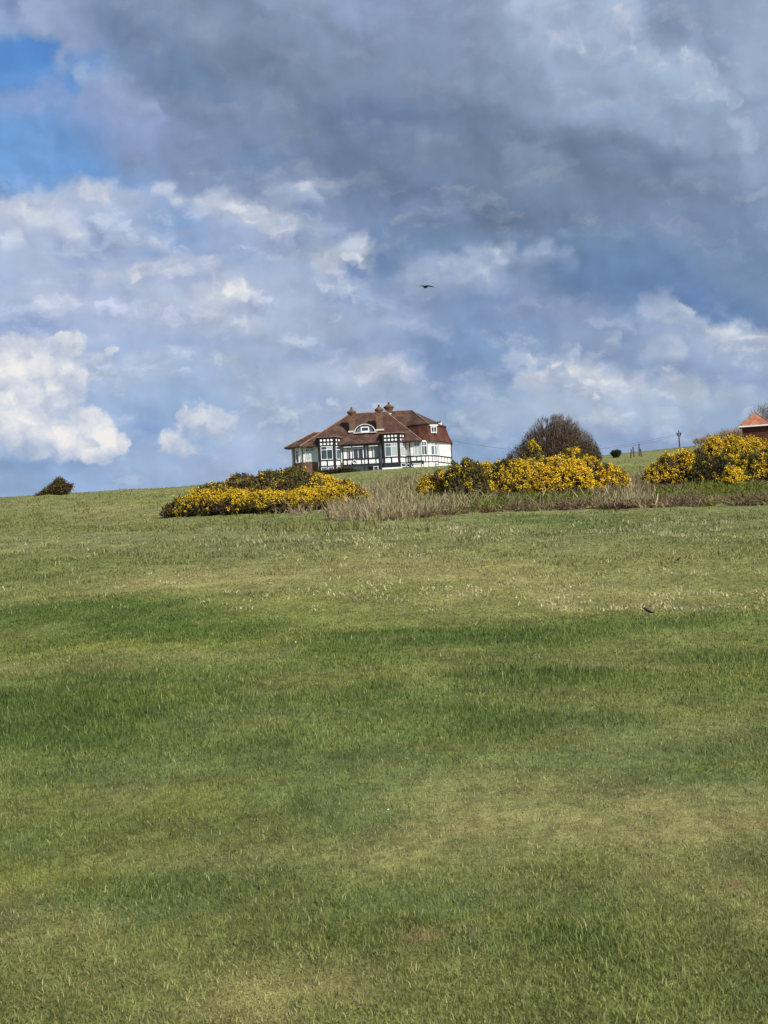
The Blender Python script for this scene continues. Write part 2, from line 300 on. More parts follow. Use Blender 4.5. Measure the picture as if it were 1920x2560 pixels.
def lut(data):
    """data (NV, NU, 3): one curve node per elevation row, blended from row to row"""
    g = bpy.data.node_groups.new('cloud_layout', 'ShaderNodeTree')
    g.interface.new_socket('u', in_out='INPUT', socket_type='NodeSocketColor')
    g.interface.new_socket('v', in_out='INPUT', socket_type='NodeSocketFloat')
    g.interface.new_socket('c', in_out='OUTPUT', socket_type='NodeSocketColor')
    G = NT(g)
    gi = g.nodes.new('NodeGroupInput'); go = g.nodes.new('NodeGroupOutput')
    curves = []
    for row in data:
        r = g.nodes.new('ShaderNodeRGBCurve')
        for ch in range(3):
            pts = r.mapping.curves[ch].points
            pts[0].location = (0, row[0, ch]); pts[1].location = (1, row[-1, ch])
            for k in range(1, NU - 1):
                pts.new(k / (NU - 1), row[k, ch])
        r.mapping.use_clip = False
        r.mapping.update()
        curves.append(r)
    cc = None
    for i, r in enumerate(curves):
        g.links.new(gi.outputs[0], r.inputs['Color'])
        if cc is None: cc = r.outputs[0]
        else:
            f = G.m('SUBTRACT', gi.outputs[1], float(i - 1), clamp=True)
            cc = G.mix(f, cc, r.outputs[0])
    g.links.new(cc, go.inputs[0])
    nd = W.n('ShaderNodeGroup'); nd.node_tree = g
    cf = W.n('ShaderNodeCombineColor')
    for k in range(3): W.link(fu, cf.inputs[k])
    W.link(cf.outputs[0], nd.inputs[0]); W.link(fv, nd.inputs[1])
    return nd.outputs[0]
colr = lut(SC)
dbs = W.n('ShaderNodeSeparateColor'); W.link(lut(np.stack([SD, SB, ST], -1)), dbs.inputs[0])
dens, bri, tex = dbs.outputs[0], dbs.outputs[1], dbs.outputs[2]

# soft relief in the deck: difference of the same noise towards the sun (upper right)
nA = W.noise(P1, 6.0, 7, 0.5)
nB = W.noise(W.vm('ADD', P1, (0.02, 0.03, 0)), 6.0, 3, 0.5)
rel = W.m('SUBTRACT', nA.outputs[0], nB.outputs[0])
nC = W.noise(P1, 2.6, 4, 0.5)
relief = W.m('ADD', W.m('MULTIPLY_ADD', rel, 0.8, 1.0), W.m('MULTIPLY', W.m('SUBTRACT', nC.outputs[0], 0.5), 0.10))
deck = W.vm('SCALE', colr, sc=relief)
# broken cloud fragments: crisp upper edges, shaded undersides
Pq = W.vm('MULTIPLY', P2, (1.0, 1.55, 1.0))
nG = W.noise(Pq, 6.5, 10, 0.60)
nH = W.noise(W.vm('ADD', Pq, (0.014, 0.035, 0)), 6.5, 6, 0.55)
fr = W.ss(nG.outputs[0], 0.47, 0.61)
fl_ = W.m('MULTIPLY_ADD', W.m('SUBTRACT', nG.outputs[0], nH.outputs[0]), 4.2, 0.42, clamp=True)
fcol = W.mix(fl_, W.vm('MULTIPLY', deck, (0.78, 0.81, 0.86)), W.vm('ADD', W.vm('MULTIPLY', deck, (0.97, 0.97, 0.96)), (0.20, 0.185, 0.155)))
deck = W.mix(W.m('MULTIPLY', fr, W.m('MULTIPLY', tex, 0.85)), deck, fcol)
# bright puffs
nD = W.noise(P2, 9.0, 9, 0.6)
nE = W.noise(W.vm('ADD', P2, (0.018, 0.03, 0)), 9.0, 5, 0.55)
dd = W.m('ADD', dens, W.m('MULTIPLY', W.m('SUBTRACT', nD.outputs[0], 0.5), 1.0))
alpha = W.ss(dd, 0.38, 0.80)
lit = W.m('MULTIPLY_ADD', W.m('SUBTRACT', nD.outputs[0], nE.outputs[0]), 1.6, 0.0)
lit = W.m('ADD', lit, bri, clamp=True)
pc = W.n('ShaderNodeValToRGB'); W.link(lit, pc.inputs[0])
e = pc.color_ramp.elements
while len(e) < 4: e.new(.5)
for k, (p, c) in enumerate([(0, (148, 166, 198)), (.35, (176, 189, 211)), (.65, (212, 216, 226)), (1, (247, 244, 238))]):
    e[k].position = p; e[k].color = tuple(lin(c)) + (1,)
cloud = W.mix(W.m('MULTIPLY', alpha, 0.88), deck, pc.outputs[0])
# outside the part of the sky the photo shows: generic broken cloud over the open sky
nis = W.n('ShaderNodeTexSky', sky_type='NISHITA', sun_disc=False)
nis.sun_elevation = SUN_EL; nis.sun_rotation = SUN_AZ; nis.air_density = 1.0; nis.dust_density = 0.6; nis.ozone_density = 1.6
nF = W.noise(tc.outputs['Generated'], 2.4, 8, 0.58)
gen = W.ss(nF.outputs[0], 0.42, 0.60)
gcol = W.mix(W.noise(tc.outputs['Generated'], 5.0, 6, 0.6).outputs[0], tuple(lin((120, 140, 172))) + (1,), tuple(lin((205, 212, 224))) + (1,))
inU = W.ss(W.m('ABSOLUTE', cu), 1.12, 1.6, 1.0, 0.0)
inV = W.ss(cv, 1.40, 1.85, 1.0, 0.0)
inside = W.m('MULTIPLY', inU, inV)
cfin = W.mix(inside, gcol, cloud)
cover = W.m('MAXIMUM', inside, gen)
bgS = W.n('ShaderNodeBackground'); W.link(nis.outputs[0], bgS.inputs[0]); bgS.inputs[1].default_value = 0.10
bgC = W.n('ShaderNodeBackground'); W.link(cfin, bgC.inputs[0]); bgC.inputs[1].default_value = 1.0
mx = W.n('ShaderNodeMixShader'); W.link(cover, mx.inputs[0]); W.link(bgS.outputs[0], mx.inputs[1]); W.link(bgC.outputs[0], mx.inputs[2])
out = W.n('ShaderNodeOutputWorld'); W.link(mx.outputs[0], out.inputs[0])
world.cycles.sampling_method = 'MANUAL'
world.cycles.sample_map_resolution = 512

# ------------------------------------------------------------------ object helpers
def tag(o, label=None, cat=None, group=None, kind=None):
    if label: o['label'] = label
    if cat: o['category'] = cat
    if group: o['group'] = group
    if kind: o['kind'] = kind
    return o

def empty(name, loc, label, cat, group=None, rz=0.0):
    o = bpy.data.objects.new(name, None)
    o.location = loc; o.rotation_euler = (0, 0, rz)
    o.empty_display_size = 0.3
    COL.objects.link(o)
    return tag(o, label, cat, group)

def mesh_obj(name, verts, faces, mats, parent=None, midx=None, cols=None, smooth=False, colname='tint'):
    """verts (n,3) array/list; faces list of index tuples OR (m,3)/(m,4) int array"""
    me = bpy.data.meshes.new(name)
    if isinstance(faces, np.ndarray):
        verts = np.asarray(verts, np.float32); k = faces.shape[1]; m = len(faces)
        me.vertices.add(len(verts)); me.vertices.foreach_set('co', verts.ravel())
        me.loops.add(m * k); me.loops.foreach_set('vertex_index', faces.astype(np.int32).ravel())
        me.polygons.add(m)
        me.polygons.foreach_set('loop_start', np.arange(0, m * k, k, dtype=np.int32))
        me.polygons.foreach_set('loop_total', np.full(m, k, np.int32))
        me.update(calc_edges=True)
    else:
        me.from_pydata([tuple(v) for v in verts], [], [tuple(f) for f in faces])
    for mt in (mats if isinstance(mats, (list, tuple)) else [mats]): me.materials.append(mt)
    if midx is not None: me.polygons.foreach_set('material_index', np.asarray(midx, np.int32))
    if cols is not None:
        ca = me.color_attributes.new(colname, 'FLOAT_COLOR', 'POINT')
        c4 = np.ones((len(cols), 4), np.float32); c4[:, :3] = cols
        ca.data.foreach_set('color', c4.ravel())
    if smooth: me.polygons.foreach_set('use_smooth', np.ones(len(me.polygons), bool))
    me.update()
    o = bpy.data.objects.new(name, me)
    COL.objects.link(o)
    if parent: o.parent = parent
    return o

class MB:
    """collects shapes into one mesh"""
    def __init__(s): s.v = []; s.f = []
    def add(s, vs, fs):
        n = len(s.v); s.v += [tuple(v) for v in vs]; s.f += [tuple(i + n for i in f) for f in fs]; return s
    def box(s, x0, x1, y0, y1, z0, z1):
        return s.add([(x0,y0,z0),(x1,y0,z0),(x1,y1,z0),(x0,y1,z0),(x0,y0,z1),(x1,y0,z1),(x1,y1,z1),(x0,y1,z1)],
                     [(0,3,2,1),(4,5,6,7),(0,1,5,4),(1,2,6,5),(2,3,7,6),(3,0,4,7)])
    def obox(s, c, ax, ay, hx, hy, z0, z1):
        """box in a rotated frame: centre c, unit axes ax, ay in plan"""
        P = []
        for z in (z0, z1):
            for i, j in ((-1,-1),(1,-1),(1,1),(-1,1)):
                P.append((c[0]+ax[0]*hx*i+ay[0]*hy*j, c[1]+ax[1]*hx*i+ay[1]*hy*j, z))
        return s.add(P, [(0,3,2,1),(4,5,6,7),(0,1,5,4),(1,2,6,5),(2,3,7,6),(3,0,4,7)])
    def seg(s, a, b, ra, rb, n=6):
        a, b = Vector(a), Vector(b); d = (b - a)
        if d.length < 1e-6: return s
        d.normalize(); u = d.orthogonal().normalized(); w = d.cross(u)
        P = []
        for c, r in ((a, ra), (b, rb)):
            for k in range(n):
                t = 2 * math.pi * k / n
                P.append(c + (u * math.cos(t) + w * math.sin(t)) * r)
        F = [(k, (k + 1) % n, n + (k + 1) % n, n + k) for k in range(n)]
        F += [tuple(range(n - 1, -1, -1)), tuple(range(n, 2 * n))]
        return s.add(P, F)
    def prism(s, poly, z0, z1):
        n = len(poly)
        return s.add([(x, y, z0) for x, y in poly] + [(x, y, z1) for x, y in poly],
                     [tuple(range(n - 1, -1, -1)), tuple(range(n, 2 * n))] + [(k, (k + 1) % n, n + (k + 1) % n, n + k) for k in range(n)])
    def lathe(s, c, prof, n=12, close=True):
        P = []
        for r, z in prof:
            for k in range(n):
                t = 2 * math.pi * k / n
                P.append((c[0] + r * math.cos(t), c[1] + r * math.sin(t), c[2] + z))
        F = []
        for i in range(len(prof) - 1):
            for k in range(n): F.append((i*n+k, i*n+(k+1)%n, (i+1)*n+(k+1)%n, (i+1)*n+k))
        F += [tuple(range(n - 1, -1, -1)), tuple(range((len(prof)-1)*n, len(prof)*n))]
        return s.add(P, F)
    def build(s, name, mat, parent=None, smooth=False):
        return mesh_obj(name, s.v, s.f, mat, parent, smooth=smooth)

# ------------------------------------------------------------------ materials
def material(name, fn):
    m = bpy.data.materials.new(name); m.use_nodes = True
    m.node_tree.nodes.clear()
    N = NT(m.node_tree)
    out = N.n('ShaderNodeOutputMaterial')
    N.link(fn(N), out.inputs[0])
    return m

def pbsdf(N, col, rough=0.8, spec=0.3, normal=None, metal=0.0):
    b = N.n('ShaderNodeBsdfPrincipled')
    N.val(b.inputs['Base Color'], col if not isinstance(col, tuple) or len(col) == 4 else col + (1,))
    N.val(b.inputs['Roughness'], rough)
    b.inputs['Specular IOR Level'].default_value = spec
    b.inputs['Metallic'].default_value = metal
    if normal is not None: N.link(normal, b.inputs['Normal'])
    return b.outputs[0]

def speckle(name, c1, c2, scale, rough=0.85, bump=0.0, detail=5, spec=0.3, c3=None, s3=1.0):
    def fn(N):
        t = N.n('ShaderNodeTexCoord').outputs['Object']
        f = N.ss(N.noise(t, scale, detail, 0.6).outputs[0], 0.35, 0.65)
        c = N.mix(f, tuple(c1) + (1,), tuple(c2) + (1,))
        if c3 is not None:
            c = N.mix(N.ss(N.noise(t, s3, 4, 0.6).outputs[0], 0.52, 0.66), c, tuple(c3) + (1,))
        nm = None
        if bump:
            b = N.n('ShaderNodeBump'); b.inputs['Strength'].default_value = bump; b.inputs['Distance'].default_value = 0.02
            N.link(N.noise(t, scale * 2, 5, 0.6).outputs[0], b.inputs['Height']); nm = b.outputs[0]
        return pbsdf(N, c, rough, spec, nm)
    return material(name, fn)

def leafmat(name, trans=0.3, rough=0.6, spec=0.25, attr='tint', scale=1.0, jitter=0.25):
    """thin leaves: colour from the per-leaf tint, a little light through them"""
    def fn(N):
        a = N.n('ShaderNodeAttribute'); a.attribute_name = attr
        t = N.n('ShaderNodeTexCoord').outputs['Object']
        j = N.ss(N.noise(t, 3.0 * scale, 4, 0.6).outputs[0], 0.3, 0.7, 1 - jitter, 1 + jitter)
        c = N.vm('SCALE', a.outputs['Color'], sc=j)
        b = pbsdf(N, c, rough, spec)
        tr = N.n('ShaderNodeBsdfTranslucent'); N.link(c, tr.inputs[0])
        m = N.n('ShaderNodeMixShader'); m.inputs[0].default_value = trans
        N.link(b, m.inputs[1]); N.link(tr.outputs[0], m.inputs[2])
        return m.outputs[0]
    return material(name, fn)

# ------------------------------------------------------------------ terrain
# elevation angle of the ground (photo pixels above the true horizon) by distance, for five directions
A_K = np.array([-1500, -900, -450, 0, 350, 650, 1000, 1500.])
D_K = np.array([100, 112, 126, 150, 172, 198, 212, 232, 262, 320, 420.])
E_T = np.array([
 # 100  112  126  150  172  198  212  232  262  320  420
 [106, 130, 150, 182, 196, 190, 180, 165, 140, 90, 40],
 [106, 130, 150, 186, 202, 198, 188, 170, 145, 95, 40],
 [106, 132, 154, 190, 207, 206, 198, 182, 155, 105, 45],
 [106, 132, 152, 190, 212, 227.5, 226, 212, 185, 130, 60],
 [104, 128, 152, 190, 212, 229, 229, 222, 200, 140, 60],
 [102, 130, 158, 190, 210, 226, 233, 240, 232, 170, 80],
 [100, 128, 158, 192, 214, 234, 243, 256, 250, 190, 90],
 [100, 128, 158, 194, 218, 240, 250, 262, 256, 200, 90]])
H_NEAR_D = np.array([0, 3, 6, 9, 12, 16, 20, 25, 30, 37, 45, 55, 70, 85])
H_NEAR = np.array([0, 0, 0.0, 0.02, 0.06, 0.16, 0.32, 0.62, 0.98, 1.52, 2.06, 2.56, 3.27, 3.86])

def smooth_interp(x, xk, yk):
    """monotone cubic (PCHIP-like) interpolation"""
    h = np.diff(xk); s = np.diff(yk) / h
    m = np.zeros_like(yk, dtype=float); m[1:-1] = np.where(s[:-1] * s[1:] > 0, 2 * s[:-1] * s[1:] / (s[:-1] + s[1:] + 1e-12), 0)
    m[0], m[-1] = s[0], s[-1]
    i = np.clip(np.searchsorted(xk, x) - 1, 0, len(xk) - 2)
    t = np.clip((x - xk[i]) / h[i], 0, 1)
    a = 2 * t**3 - 3 * t**2 + 1; b = t**3 - 2 * t**2 + t; c = -2 * t**3 + 3 * t**2; d = t**3 - t**2
    return a * yk[i] + b * h[i] * m[i] + c * yk[i + 1] + d * h[i] * m[i + 1]

DG = np.concatenate([np.linspace(0, 100, 251), np.linspace(100.5, 420, 500)])
AG = np.linspace(-1500, 1500, 121)
_E = np.array([[np.interp(a, A_K, E_T[:, j]) for j in range(len(D_K))] for a in AG])
HG = np.zeros((len(AG), len(DG)))
for i in range(len(AG)):
    hf = 1.6 + D_K * _E[i] / FPX
    HG[i] = smooth_interp(DG, np.concatenate([H_NEAR_D, D_K]), np.concatenate([H_NEAR, hf]))
# smooth across directions
k = np.exp(-np.linspace(-2, 2, 13) ** 2); k /= k.sum()
HG = np.apply_along_axis(lambda c: np.convolve(np.pad(c, 6, mode='edge'), k, 'valid'), 0, HG)

def hbase(x, y):
    x = np.asarray(x, float); y = np.asarray(y, float)
    yy = np.clip(y, 0, 419.9)
    a = np.clip(FPX * x / np.maximum(yy, 1.0), -1499.9, 1499.9)
    fa = (a + 1500) / 25.0; ia = fa.astype(int); ta = fa - ia
    fd = np.where(yy < 100, yy / 0.4, 250 + (yy - 100) / (320 / 500)); fd = np.clip(fd, 0, len(DG) - 1.001)
    idd = fd.astype(int); td = fd - idd
    return (HG[ia, idd] * (1 - ta) + HG[np.minimum(ia + 1, 120), idd] * ta) * (1 - td) + (HG[ia, idd + 1] * (1 - ta) + HG[np.minimum(ia + 1, 120), idd + 1] * ta) * td

def ground_z(x, y):
    x = np.asarray(x, float); y = np.asarray(y, float)
    h = hbase(x, y)
    am = np.clip(y / 60, 0.10, 1.0) * np.clip((205 - y) / 25, 0.15, 1)
    h = h + 0.28 * am * (fbm(x / 7 + 50, y / 7 + 50, 3, 3) - .5) + (0.07 + .17 * np.clip((y - 14) / 20, 0, 1)) * am * 1.3 * (fbm(x / 1.5 + 80, y / 1.9 + 80, 5, 4, .6) - .5)
    return h

def gz(x, y): return float(ground_z(np.array([x]), np.array([y]))[0])

def on_ground(px, py, D0=4.0, D1=300.0):
    """ground point seen at a photo pixel"""
    d = ray(px, py); d = d / d.y
    D = np.concatenate([np.linspace(D0, 60, 2400), np.linspace(60.05, D1, 3000)])
    X, Y, Z = EYE.x + d.x * D, EYE.y + D, EYE.z + d.z * D
    g = ground_z(X, Y)
    hit = np.nonzero(Z <= g)[0]
    i = hit[0] if len(hit) else len(D) - 1
    return Vector((X[i], Y[i], g[i]))

def photo_row(x, y, z):
    """photo pixel of world points (arrays)"""
    p = np.stack([x - EYE.x, y - EYE.y, z - EYE.z], -1)
    dz = np.maximum(p @ np.array(FWD), .1)
    return 960 + FPX * (p @ np.array(CR)) / dz, 1280 - FPX * (p @ np.array(CU)) / dz

# grass species, wear and painted shade of dips by place: patches laid out on the field in metres
def patch(x, y, cx, cy, rx, ry):
    return np.exp(-((x - cx) / rx) ** 2 - ((y - cy) / ry) ** 2)

# patches given by where they lie in the photo: px, py, half width px, half depth px, weight; turned into metres
def P_(px, py, rx, ry, w):
    g = on_ground(px, py); g2 = on_ground(px, py - ry * .8); g3 = on_ground(px, py + ry * .8)
    return (g.x, g.y, rx * g.y / FPX, max(.15, (g2.y - g3.y) / 1.6), w)
LUSH_SHADE = [P_(*q) for q in [(250,1790,400,70,.95),(900,1830,420,60,.6),(1250,1720,320,60,.35),(120,1745,180,44,.8),(1650,1560,380,30,.85),(1100,1605,340,28,.85),(200,1535,280,32,.9),(450,1570,260,28,.7),(1850,1640,160,34,.9),  # longer lush grass; the strong bands also carry the shade of dips as colour
        (1500,1690,280,24,.6),(1050,1590,200,14,.6),(350,2230,200,40,.6),(700,2110,240,90,.15),(1350,2330,130,36,.45),(1480,2380,170,60,.3),(950,2330,160,40,.4),(150,2060,220,70,.35),(1750,1330,220,40,.5),(1300,1300,300,14,.5),(600,1300,240,12,.3),(1800,2520,160,60,.3),(1000,1290,160,12,.4)]]
DRY = [P_(*q) for q in [(1450,2080,420,110,.65),(1750,2250,220,100,.55),(1250,2010,260,50,.4),(700,2150,260,50,.3),(150,2420,280,70,.85),(600,2450,300,70,.75),(1000,2480,320,70,.7),(1100,2330,120,16,.6),(1800,2050,160,60,.5),(400,2560,300,40,.6),
        (250,1480,420,26,.75),(700,1430,360,30,.6),(1150,1460,300,40,.6),(600,1500,260,16,.5),(1450,1510,160,20,.6),(900,1400,260,30,.35),(150,1660,420,26,.5),(650,1640,280,24,.45),(1300,1650,240,20,.5),(1250,1680,340,24,.35),(150,1300,260,30,.45),(350,1270,200,16,.4),(800,1350,500,30,.25),(1650,1800,300,60,.3)]]
YEL = [P_(*q) for q in [(1230,1375,110,12,.9),(1650,1690,240,18,.5),(600,1610,320,22,.6),(150,1620,200,18,.5),(100,2180,240,50,.45),(850,1660,200,10,.5),(1100,1690,180,16,.35),(450,2000,260,60,.3),(1400,2160,200,40,.35)]]
BARE = [P_(*q) for q in [(900,1678,90,4,.8),(320,1675,40,3,.6),(480,1645,30,3,.6),(1030,2345,50,10,.7),(330,2385,60,10,.5),(980,2103,14,5,.7),(145,2064,12,5,.8),(540,2470,14,5,.7),(1825,2200,10,5,.8),(1010,1605,60,6,.4)]]

C_MID = lin((123, 129, 71)); C_LUSH = lin((98, 116, 54)); C_DRY = lin((152, 146, 92)); C_YEL = lin((148, 150, 64)); C_BARE = lin((146, 124, 88)); C_BLUE = lin((104, 126, 80)); C_LUSH_SHADE = lin((66, 90, 36)); C_SCRUB = lin((112, 100, 70)); C_OLV = lin((124, 126, 82))

edge_bot = lambda x: np.interp(x, [780, 830, 1000, 1200, 1500, 1920, 2000], [1292, 1303, 1303, 1282, 1274, 1262, 1258])
edge_top = lambda x: np.interp(x, [780, 900, 1000, 1060, 1300, 1400, 1560, 1600, 1780, 1920, 2000], [1280, 1230, 1205, 1196, 1200, 1214, 1216, 1190, 1184, 1186, 1186])
_sc = np.linspace(780, 1990, 30)
_sb = np.array([on_ground(c, edge_bot(c), 60).y for c in _sc]); _st = np.array([on_ground(c, edge_top(c), 60).y for c in _sc])
def scrub(x, y):
    px = 966 + FPX * x / np.maximum(y, 1)
    wob = (fbm(x / 1.8, y / 5, 161, 5, .65) - .5) * 14
    lo, hi = np.interp(px, _sc, _sb), np.interp(px, _sc, _st)
    return sst(y + wob, lo - 1, lo + 1.5) * sst(y, hi + 2, hi) * sst(px, 800, 860)

def species(x, y):
    """weights of the grass kinds at ground points"""
    wx = x + (fbm(x / 3, y / 5, 101, 4) - .5) * np.clip(y * .10, .6, 14); wy = y + (fbm(x / 3 + 40, y / 5, 111, 4) - .5) * np.clip(y * .14, .8, 10)
    sm = lambda L: np.clip(sum(w * patch(wx, wy, a, b, c, d) for a, b, c, d, w in L), 0, 1)
    nr = sst(y, 30, 14) * .5
    f1 = fbm(x / 9 + 3, y / 14 + 5, 121, 7, .66) * (1 - nr) + nr * (fbm(x / 1.3 + 3, y / 1.7 + 5, 122, 4, .6) * 1.3 - .15)
    f2 = fbm(x / 4 + 9, y / 6 + 31, 131, 6, .68) * (1 - nr) + nr * (fbm(x / .8 + 3, y / 1.0 + 5, 132, 4, .6) * 1.3 - .15)
    f3 = fbm(x / 13 + 5, y / 20 + 11, 141, 7, .64) * (1 - nr) + nr * (fbm(x / 1.9 + 3, y / 2.3 + 5, 142, 4, .6) * 1.3 - .15)
    lush = np.clip(sm(LUSH_SHADE) + sst(f1, .52, .64) * (.5 - .28 * sst(y, 16, 9)), 0, 1)
    dry = np.clip(sm(DRY) * (0.35 + 1.1 * sst(f2, .38, .62)) + sst(1 - f1, .52, .64) * .45, 0, 1)
    yel = np.clip(sm(YEL) + sst(f3, .53, .64) * .3, 0, 1)
    bare = np.clip(sm(BARE) * sst(f2, .42, .58) * 1.4, 0, 1)
    blue = sst(fbm(x / 6 - 7, y / 9, 151, 6, .66) * (1 - nr) + nr * (fbm(x / 1.1 + 3, y / 1.3 + 5, 152, 4, .6) * 1.3 - .15), .52, .62) * .38
    return lush, dry, yel, bare, blue

def grass_tint(x, y, jit=None):
    lush, dry, yel, bare, blue = species(x, y)
    if jit is not None:                                # single blades take after one kind or another
        j = lambda w, k: np.clip(w * .85 + jit[:, k] * (.12 + .9 * np.sqrt(np.clip(w * (1 - w), 0, 1))), 0, 1)
        lush, dry, yel, blue = j(lush, 0), j(dry, 1), j(yel, 2), j(blue, 3)
    c = np.tile(C_MID, (len(x), 1))
    for w, col in ((blue, C_BLUE), (yel, C_YEL), (dry, C_DRY), (lush, C_LUSH), (np.clip(lush - .55, 0, 1) * .8, C_LUSH_SHADE), (bare, C_BARE)):  # strongest lush bands turn darker, the shade of hollows painted into the tint
        c = c * (1 - w[:, None]) + col * w[:, None]
    ol = sst(y, 30, 46) * (.35 + .5 * sst(fbm(x / 6 + 2, y / 12, 191, 5, .62), .42, .6)) * (1 - .6 * lush)
    c = c * (1 - ol[:, None]) + C_OLV * ol[:, None]
    k = .66 + .68 * fbm(x / .55 + 7, y / .8 + 2, 181, 4, .65)
    c = c * k[:, None]
    q = scrub(x, y)[:, None]
    c = c * (1 - q) + C_SCRUB * q
    return c, lush, dry, bare

# one ground sheet, fine near the camera, reaching past the ridge to the horizon
ys = np.concatenate([np.linspace(-30, 2.5, 14), np.geomspace(3, 60, 560), np.geomspace(60.3, 300, 440), np.geomspace(305, 3000, 40)])
ts = np.linspace(-1, 1, 361)
YY, TT = np.meshgrid(ys, ts, indexing='ij')
XX = TT * (np.maximum(YY, 0) * .46 + 9) * np.where(YY > 250, 1 + (YY - 250) / 700, 1)
ZZ = ground_z(XX.ravel(), YY.ravel()).reshape(XX.shape)
far = np.clip((YY - 400) / 400, 0, 1); ZZ = ZZ * (1 - far) - 6 * far
nj = len(ts)
ii, jj = np.meshgrid(np.arange(len(ys) - 1), np.arange(nj - 1), indexing='ij')
b0 = (ii * nj + jj).ravel()
gfaces = np.stack([b0, b0 + 1, b0 + nj + 1, b0 + nj], 1)
gc, gl, gd, gb = grass_tint(XX.ravel(), np.clip(YY.ravel(), 0, 400))

def ground_fn(N):
    a = N.n('ShaderNodeAttribute'); a.attribute_name = 'tint'
    t = N.n('ShaderNodeTexCoord').outputs['Object']
    geo = N.n('ShaderNodeNewGeometry')
    st = N.vm('MULTIPLY', t, (1, .45, 1))
    j = N.ss(N.noise(st, 9.0, 8, 0.7).outputs[0], 0.3, 0.7, 0.62, 1.30)
    j2 = N.ss(N.noise(st, 1.1, 6, 0.65).outputs[0], 0.3, 0.7, 0.80, 1.18)
    j3 = N.ss(N.noise(t, 60.0, 4, 0.6).outputs[0], 0.3, 0.7, 0.75, 1.2)
    c = N.vm('SCALE', a.outputs['Color'], sc=N.m('MULTIPLY', N.m('MULTIPLY', j, j2), j3))
    # thatch and soil between the blades
    so = N.ss(N.noise(t, 24.0, 5, 0.65).outputs[0], 0.52, 0.66, 0.0, 0.55)
    c = N.mix(so, c, tuple(lin((104, 92, 60))) + (1,))
    b = N.n('ShaderNodeBump'); b.inputs['Strength'].default_value = 0.9; b.inputs['Distance'].default_value = 0.05
    N.link(N.noise(t, 14.0, 8, 0.7).outputs[0], b.inputs['Height'])
    return pbsdf(N, c, 0.95, 0.1, b.outputs[0])
M_ground = material('turf', ground_fn)
ground = mesh_obj('ground', np.stack([XX.ravel(), YY.ravel(), ZZ.ravel()], 1), gfaces, M_ground, cols=gc, smooth=True)
tag(ground, 'rising downland turf with green and dry patches', None, None, 'structure')

# ------------------------------------------------------------------ grass blades
M_grass = leafmat('grass_blades', 0.35, 0.6, 0.3, jitter=.12)
def grass_band(name, n, D0, D1, label, hfun, wmin, seed, amax=1330, power=1.0):
    r = np.random.default_rng(seed)
    # even density on screen: choose distances by ground area seen
    Dt = np.geomspace(D0, D1, 4000)
    row = FPX * (hbase(Dt * 0, Dt) - 1.6) / Dt
    cum = np.concatenate([[0], np.cumsum(np.abs(np.diff(row)) + .02 * np.diff(np.log(Dt)) * 100)])
    D = np.interp(r.random(n) * cum[-1], cum, Dt)
    X = r.uniform(-1, 1, n) * (amax * D / FPX + 1.4)
    lush, dry, yel, bare, blue = species(X, D)
    Z = ground_z(X, D) - .01
    keep = r.random(n) > np.maximum(bare * .8, scrub(X, D) * .8)
    X, D, Z, lush, dry, bare = X[keep], D[keep], Z[keep], lush[keep], dry[keep], bare[keep]
    n = len(X)
    c, _, _, _ = grass_tint(X, D, r.normal(0, .55, (n, 4)))
    c = c * r.uniform(.50, 1.50, n)[:, None] * np.stack([r.uniform(.9, 1.14, n), np.ones(n), r.uniform(.8, 1.2, n)], 1)
    straw = r.random(n) < (.04 + .26 * dry) * (1 - .7 * lush)
    c[straw] = lin((176, 166, 118)) * r.uniform(.7, 1.15, straw.sum())[:, None]
    H = hfun(X, D, lush, dry, r)
    ppm = FPX * .4 / D
    Wd = np.maximum(wmin, .85 / ppm) * r.uniform(.7, 1.3, n)
    yaw = r.uniform(0, 2 * np.pi, n)
    lean = np.abs(r.normal(0, .6, n)) + .15
    lean = np.where(lush > .5, lean * .85, lean * 1.15)
    ld = r.uniform(0, 2 * np.pi, n)
    dx, dy = np.cos(ld) * np.sin(lean), np.sin(ld) * np.sin(lean)
    ux = np.cos(yaw) * Wd / 2; uy = np.sin(yaw) * Wd / 2
    cl = np.cos(np.minimum(lean, 1.35))
    b = np.stack([X, D, Z], 1)
    u = np.stack([ux, uy, 0 * ux], 1)
    m = b + np.stack([dx * .35, dy * .35, cl * .6], 1) * H[:, None]
    t = b + np.stack([dx * 1.1, dy * 1.1, cl * .95], 1) * H[:, None]
    V = np.stack([b - u, b + u, m + u * .8, m - u * .8, t], 1).reshape(-1, 3)
    base = np.arange(n)[:, None] * 5
    # a quad as two triangles and a tip
    F = np.concatenate([base + [[0, 1, 2]], base + [[0, 2, 3]], base + [[3, 2, 4]]], 1).reshape(-1, 3)
    o = mesh_obj(name, V, F, M_grass, cols=np.repeat(c, 5, 0))
    return tag(o, label, 'grass', None, 'stuff')

def h_near(X, D, lush, dry, r):
    base = .032 + .024 * lush - .008 * dry
    base = base * (1 + .15 * sst(D, 8, 14) * (1 - sst(D, 17, 20)))
    return base * r.uniform(.6, 1.5, len(X)) * np.clip(D / 14, 1, 1.25)
def h_far(X, D, lush, dry, r):
    tuss = sst(fbm(X / 1.1, D / 1.6, 201, 3), .5, .68)
    return (.034 + .012 * lush + .05 * tuss * sst(D, 26, 34)) * r.uniform(.5, 1.6, len(X)) * np.clip(D / 30, 1, 1.7)
NB = 1.0
grass_band('grass', int(560000 * NB), 3.6, 24, 'short green and dry grass blades covering the near field', h_near, .0046, 5)
grass_band('grass', int(230000 * NB), 23, 112, 'rough pasture grass covering the middle slope', h_far, .006, 6)
def h_top(X, D, lush, dry, r): return .10 * r.uniform(.5, 1.7, len(X)) * np.where((D > 190) & (D < 225), .45, 1)
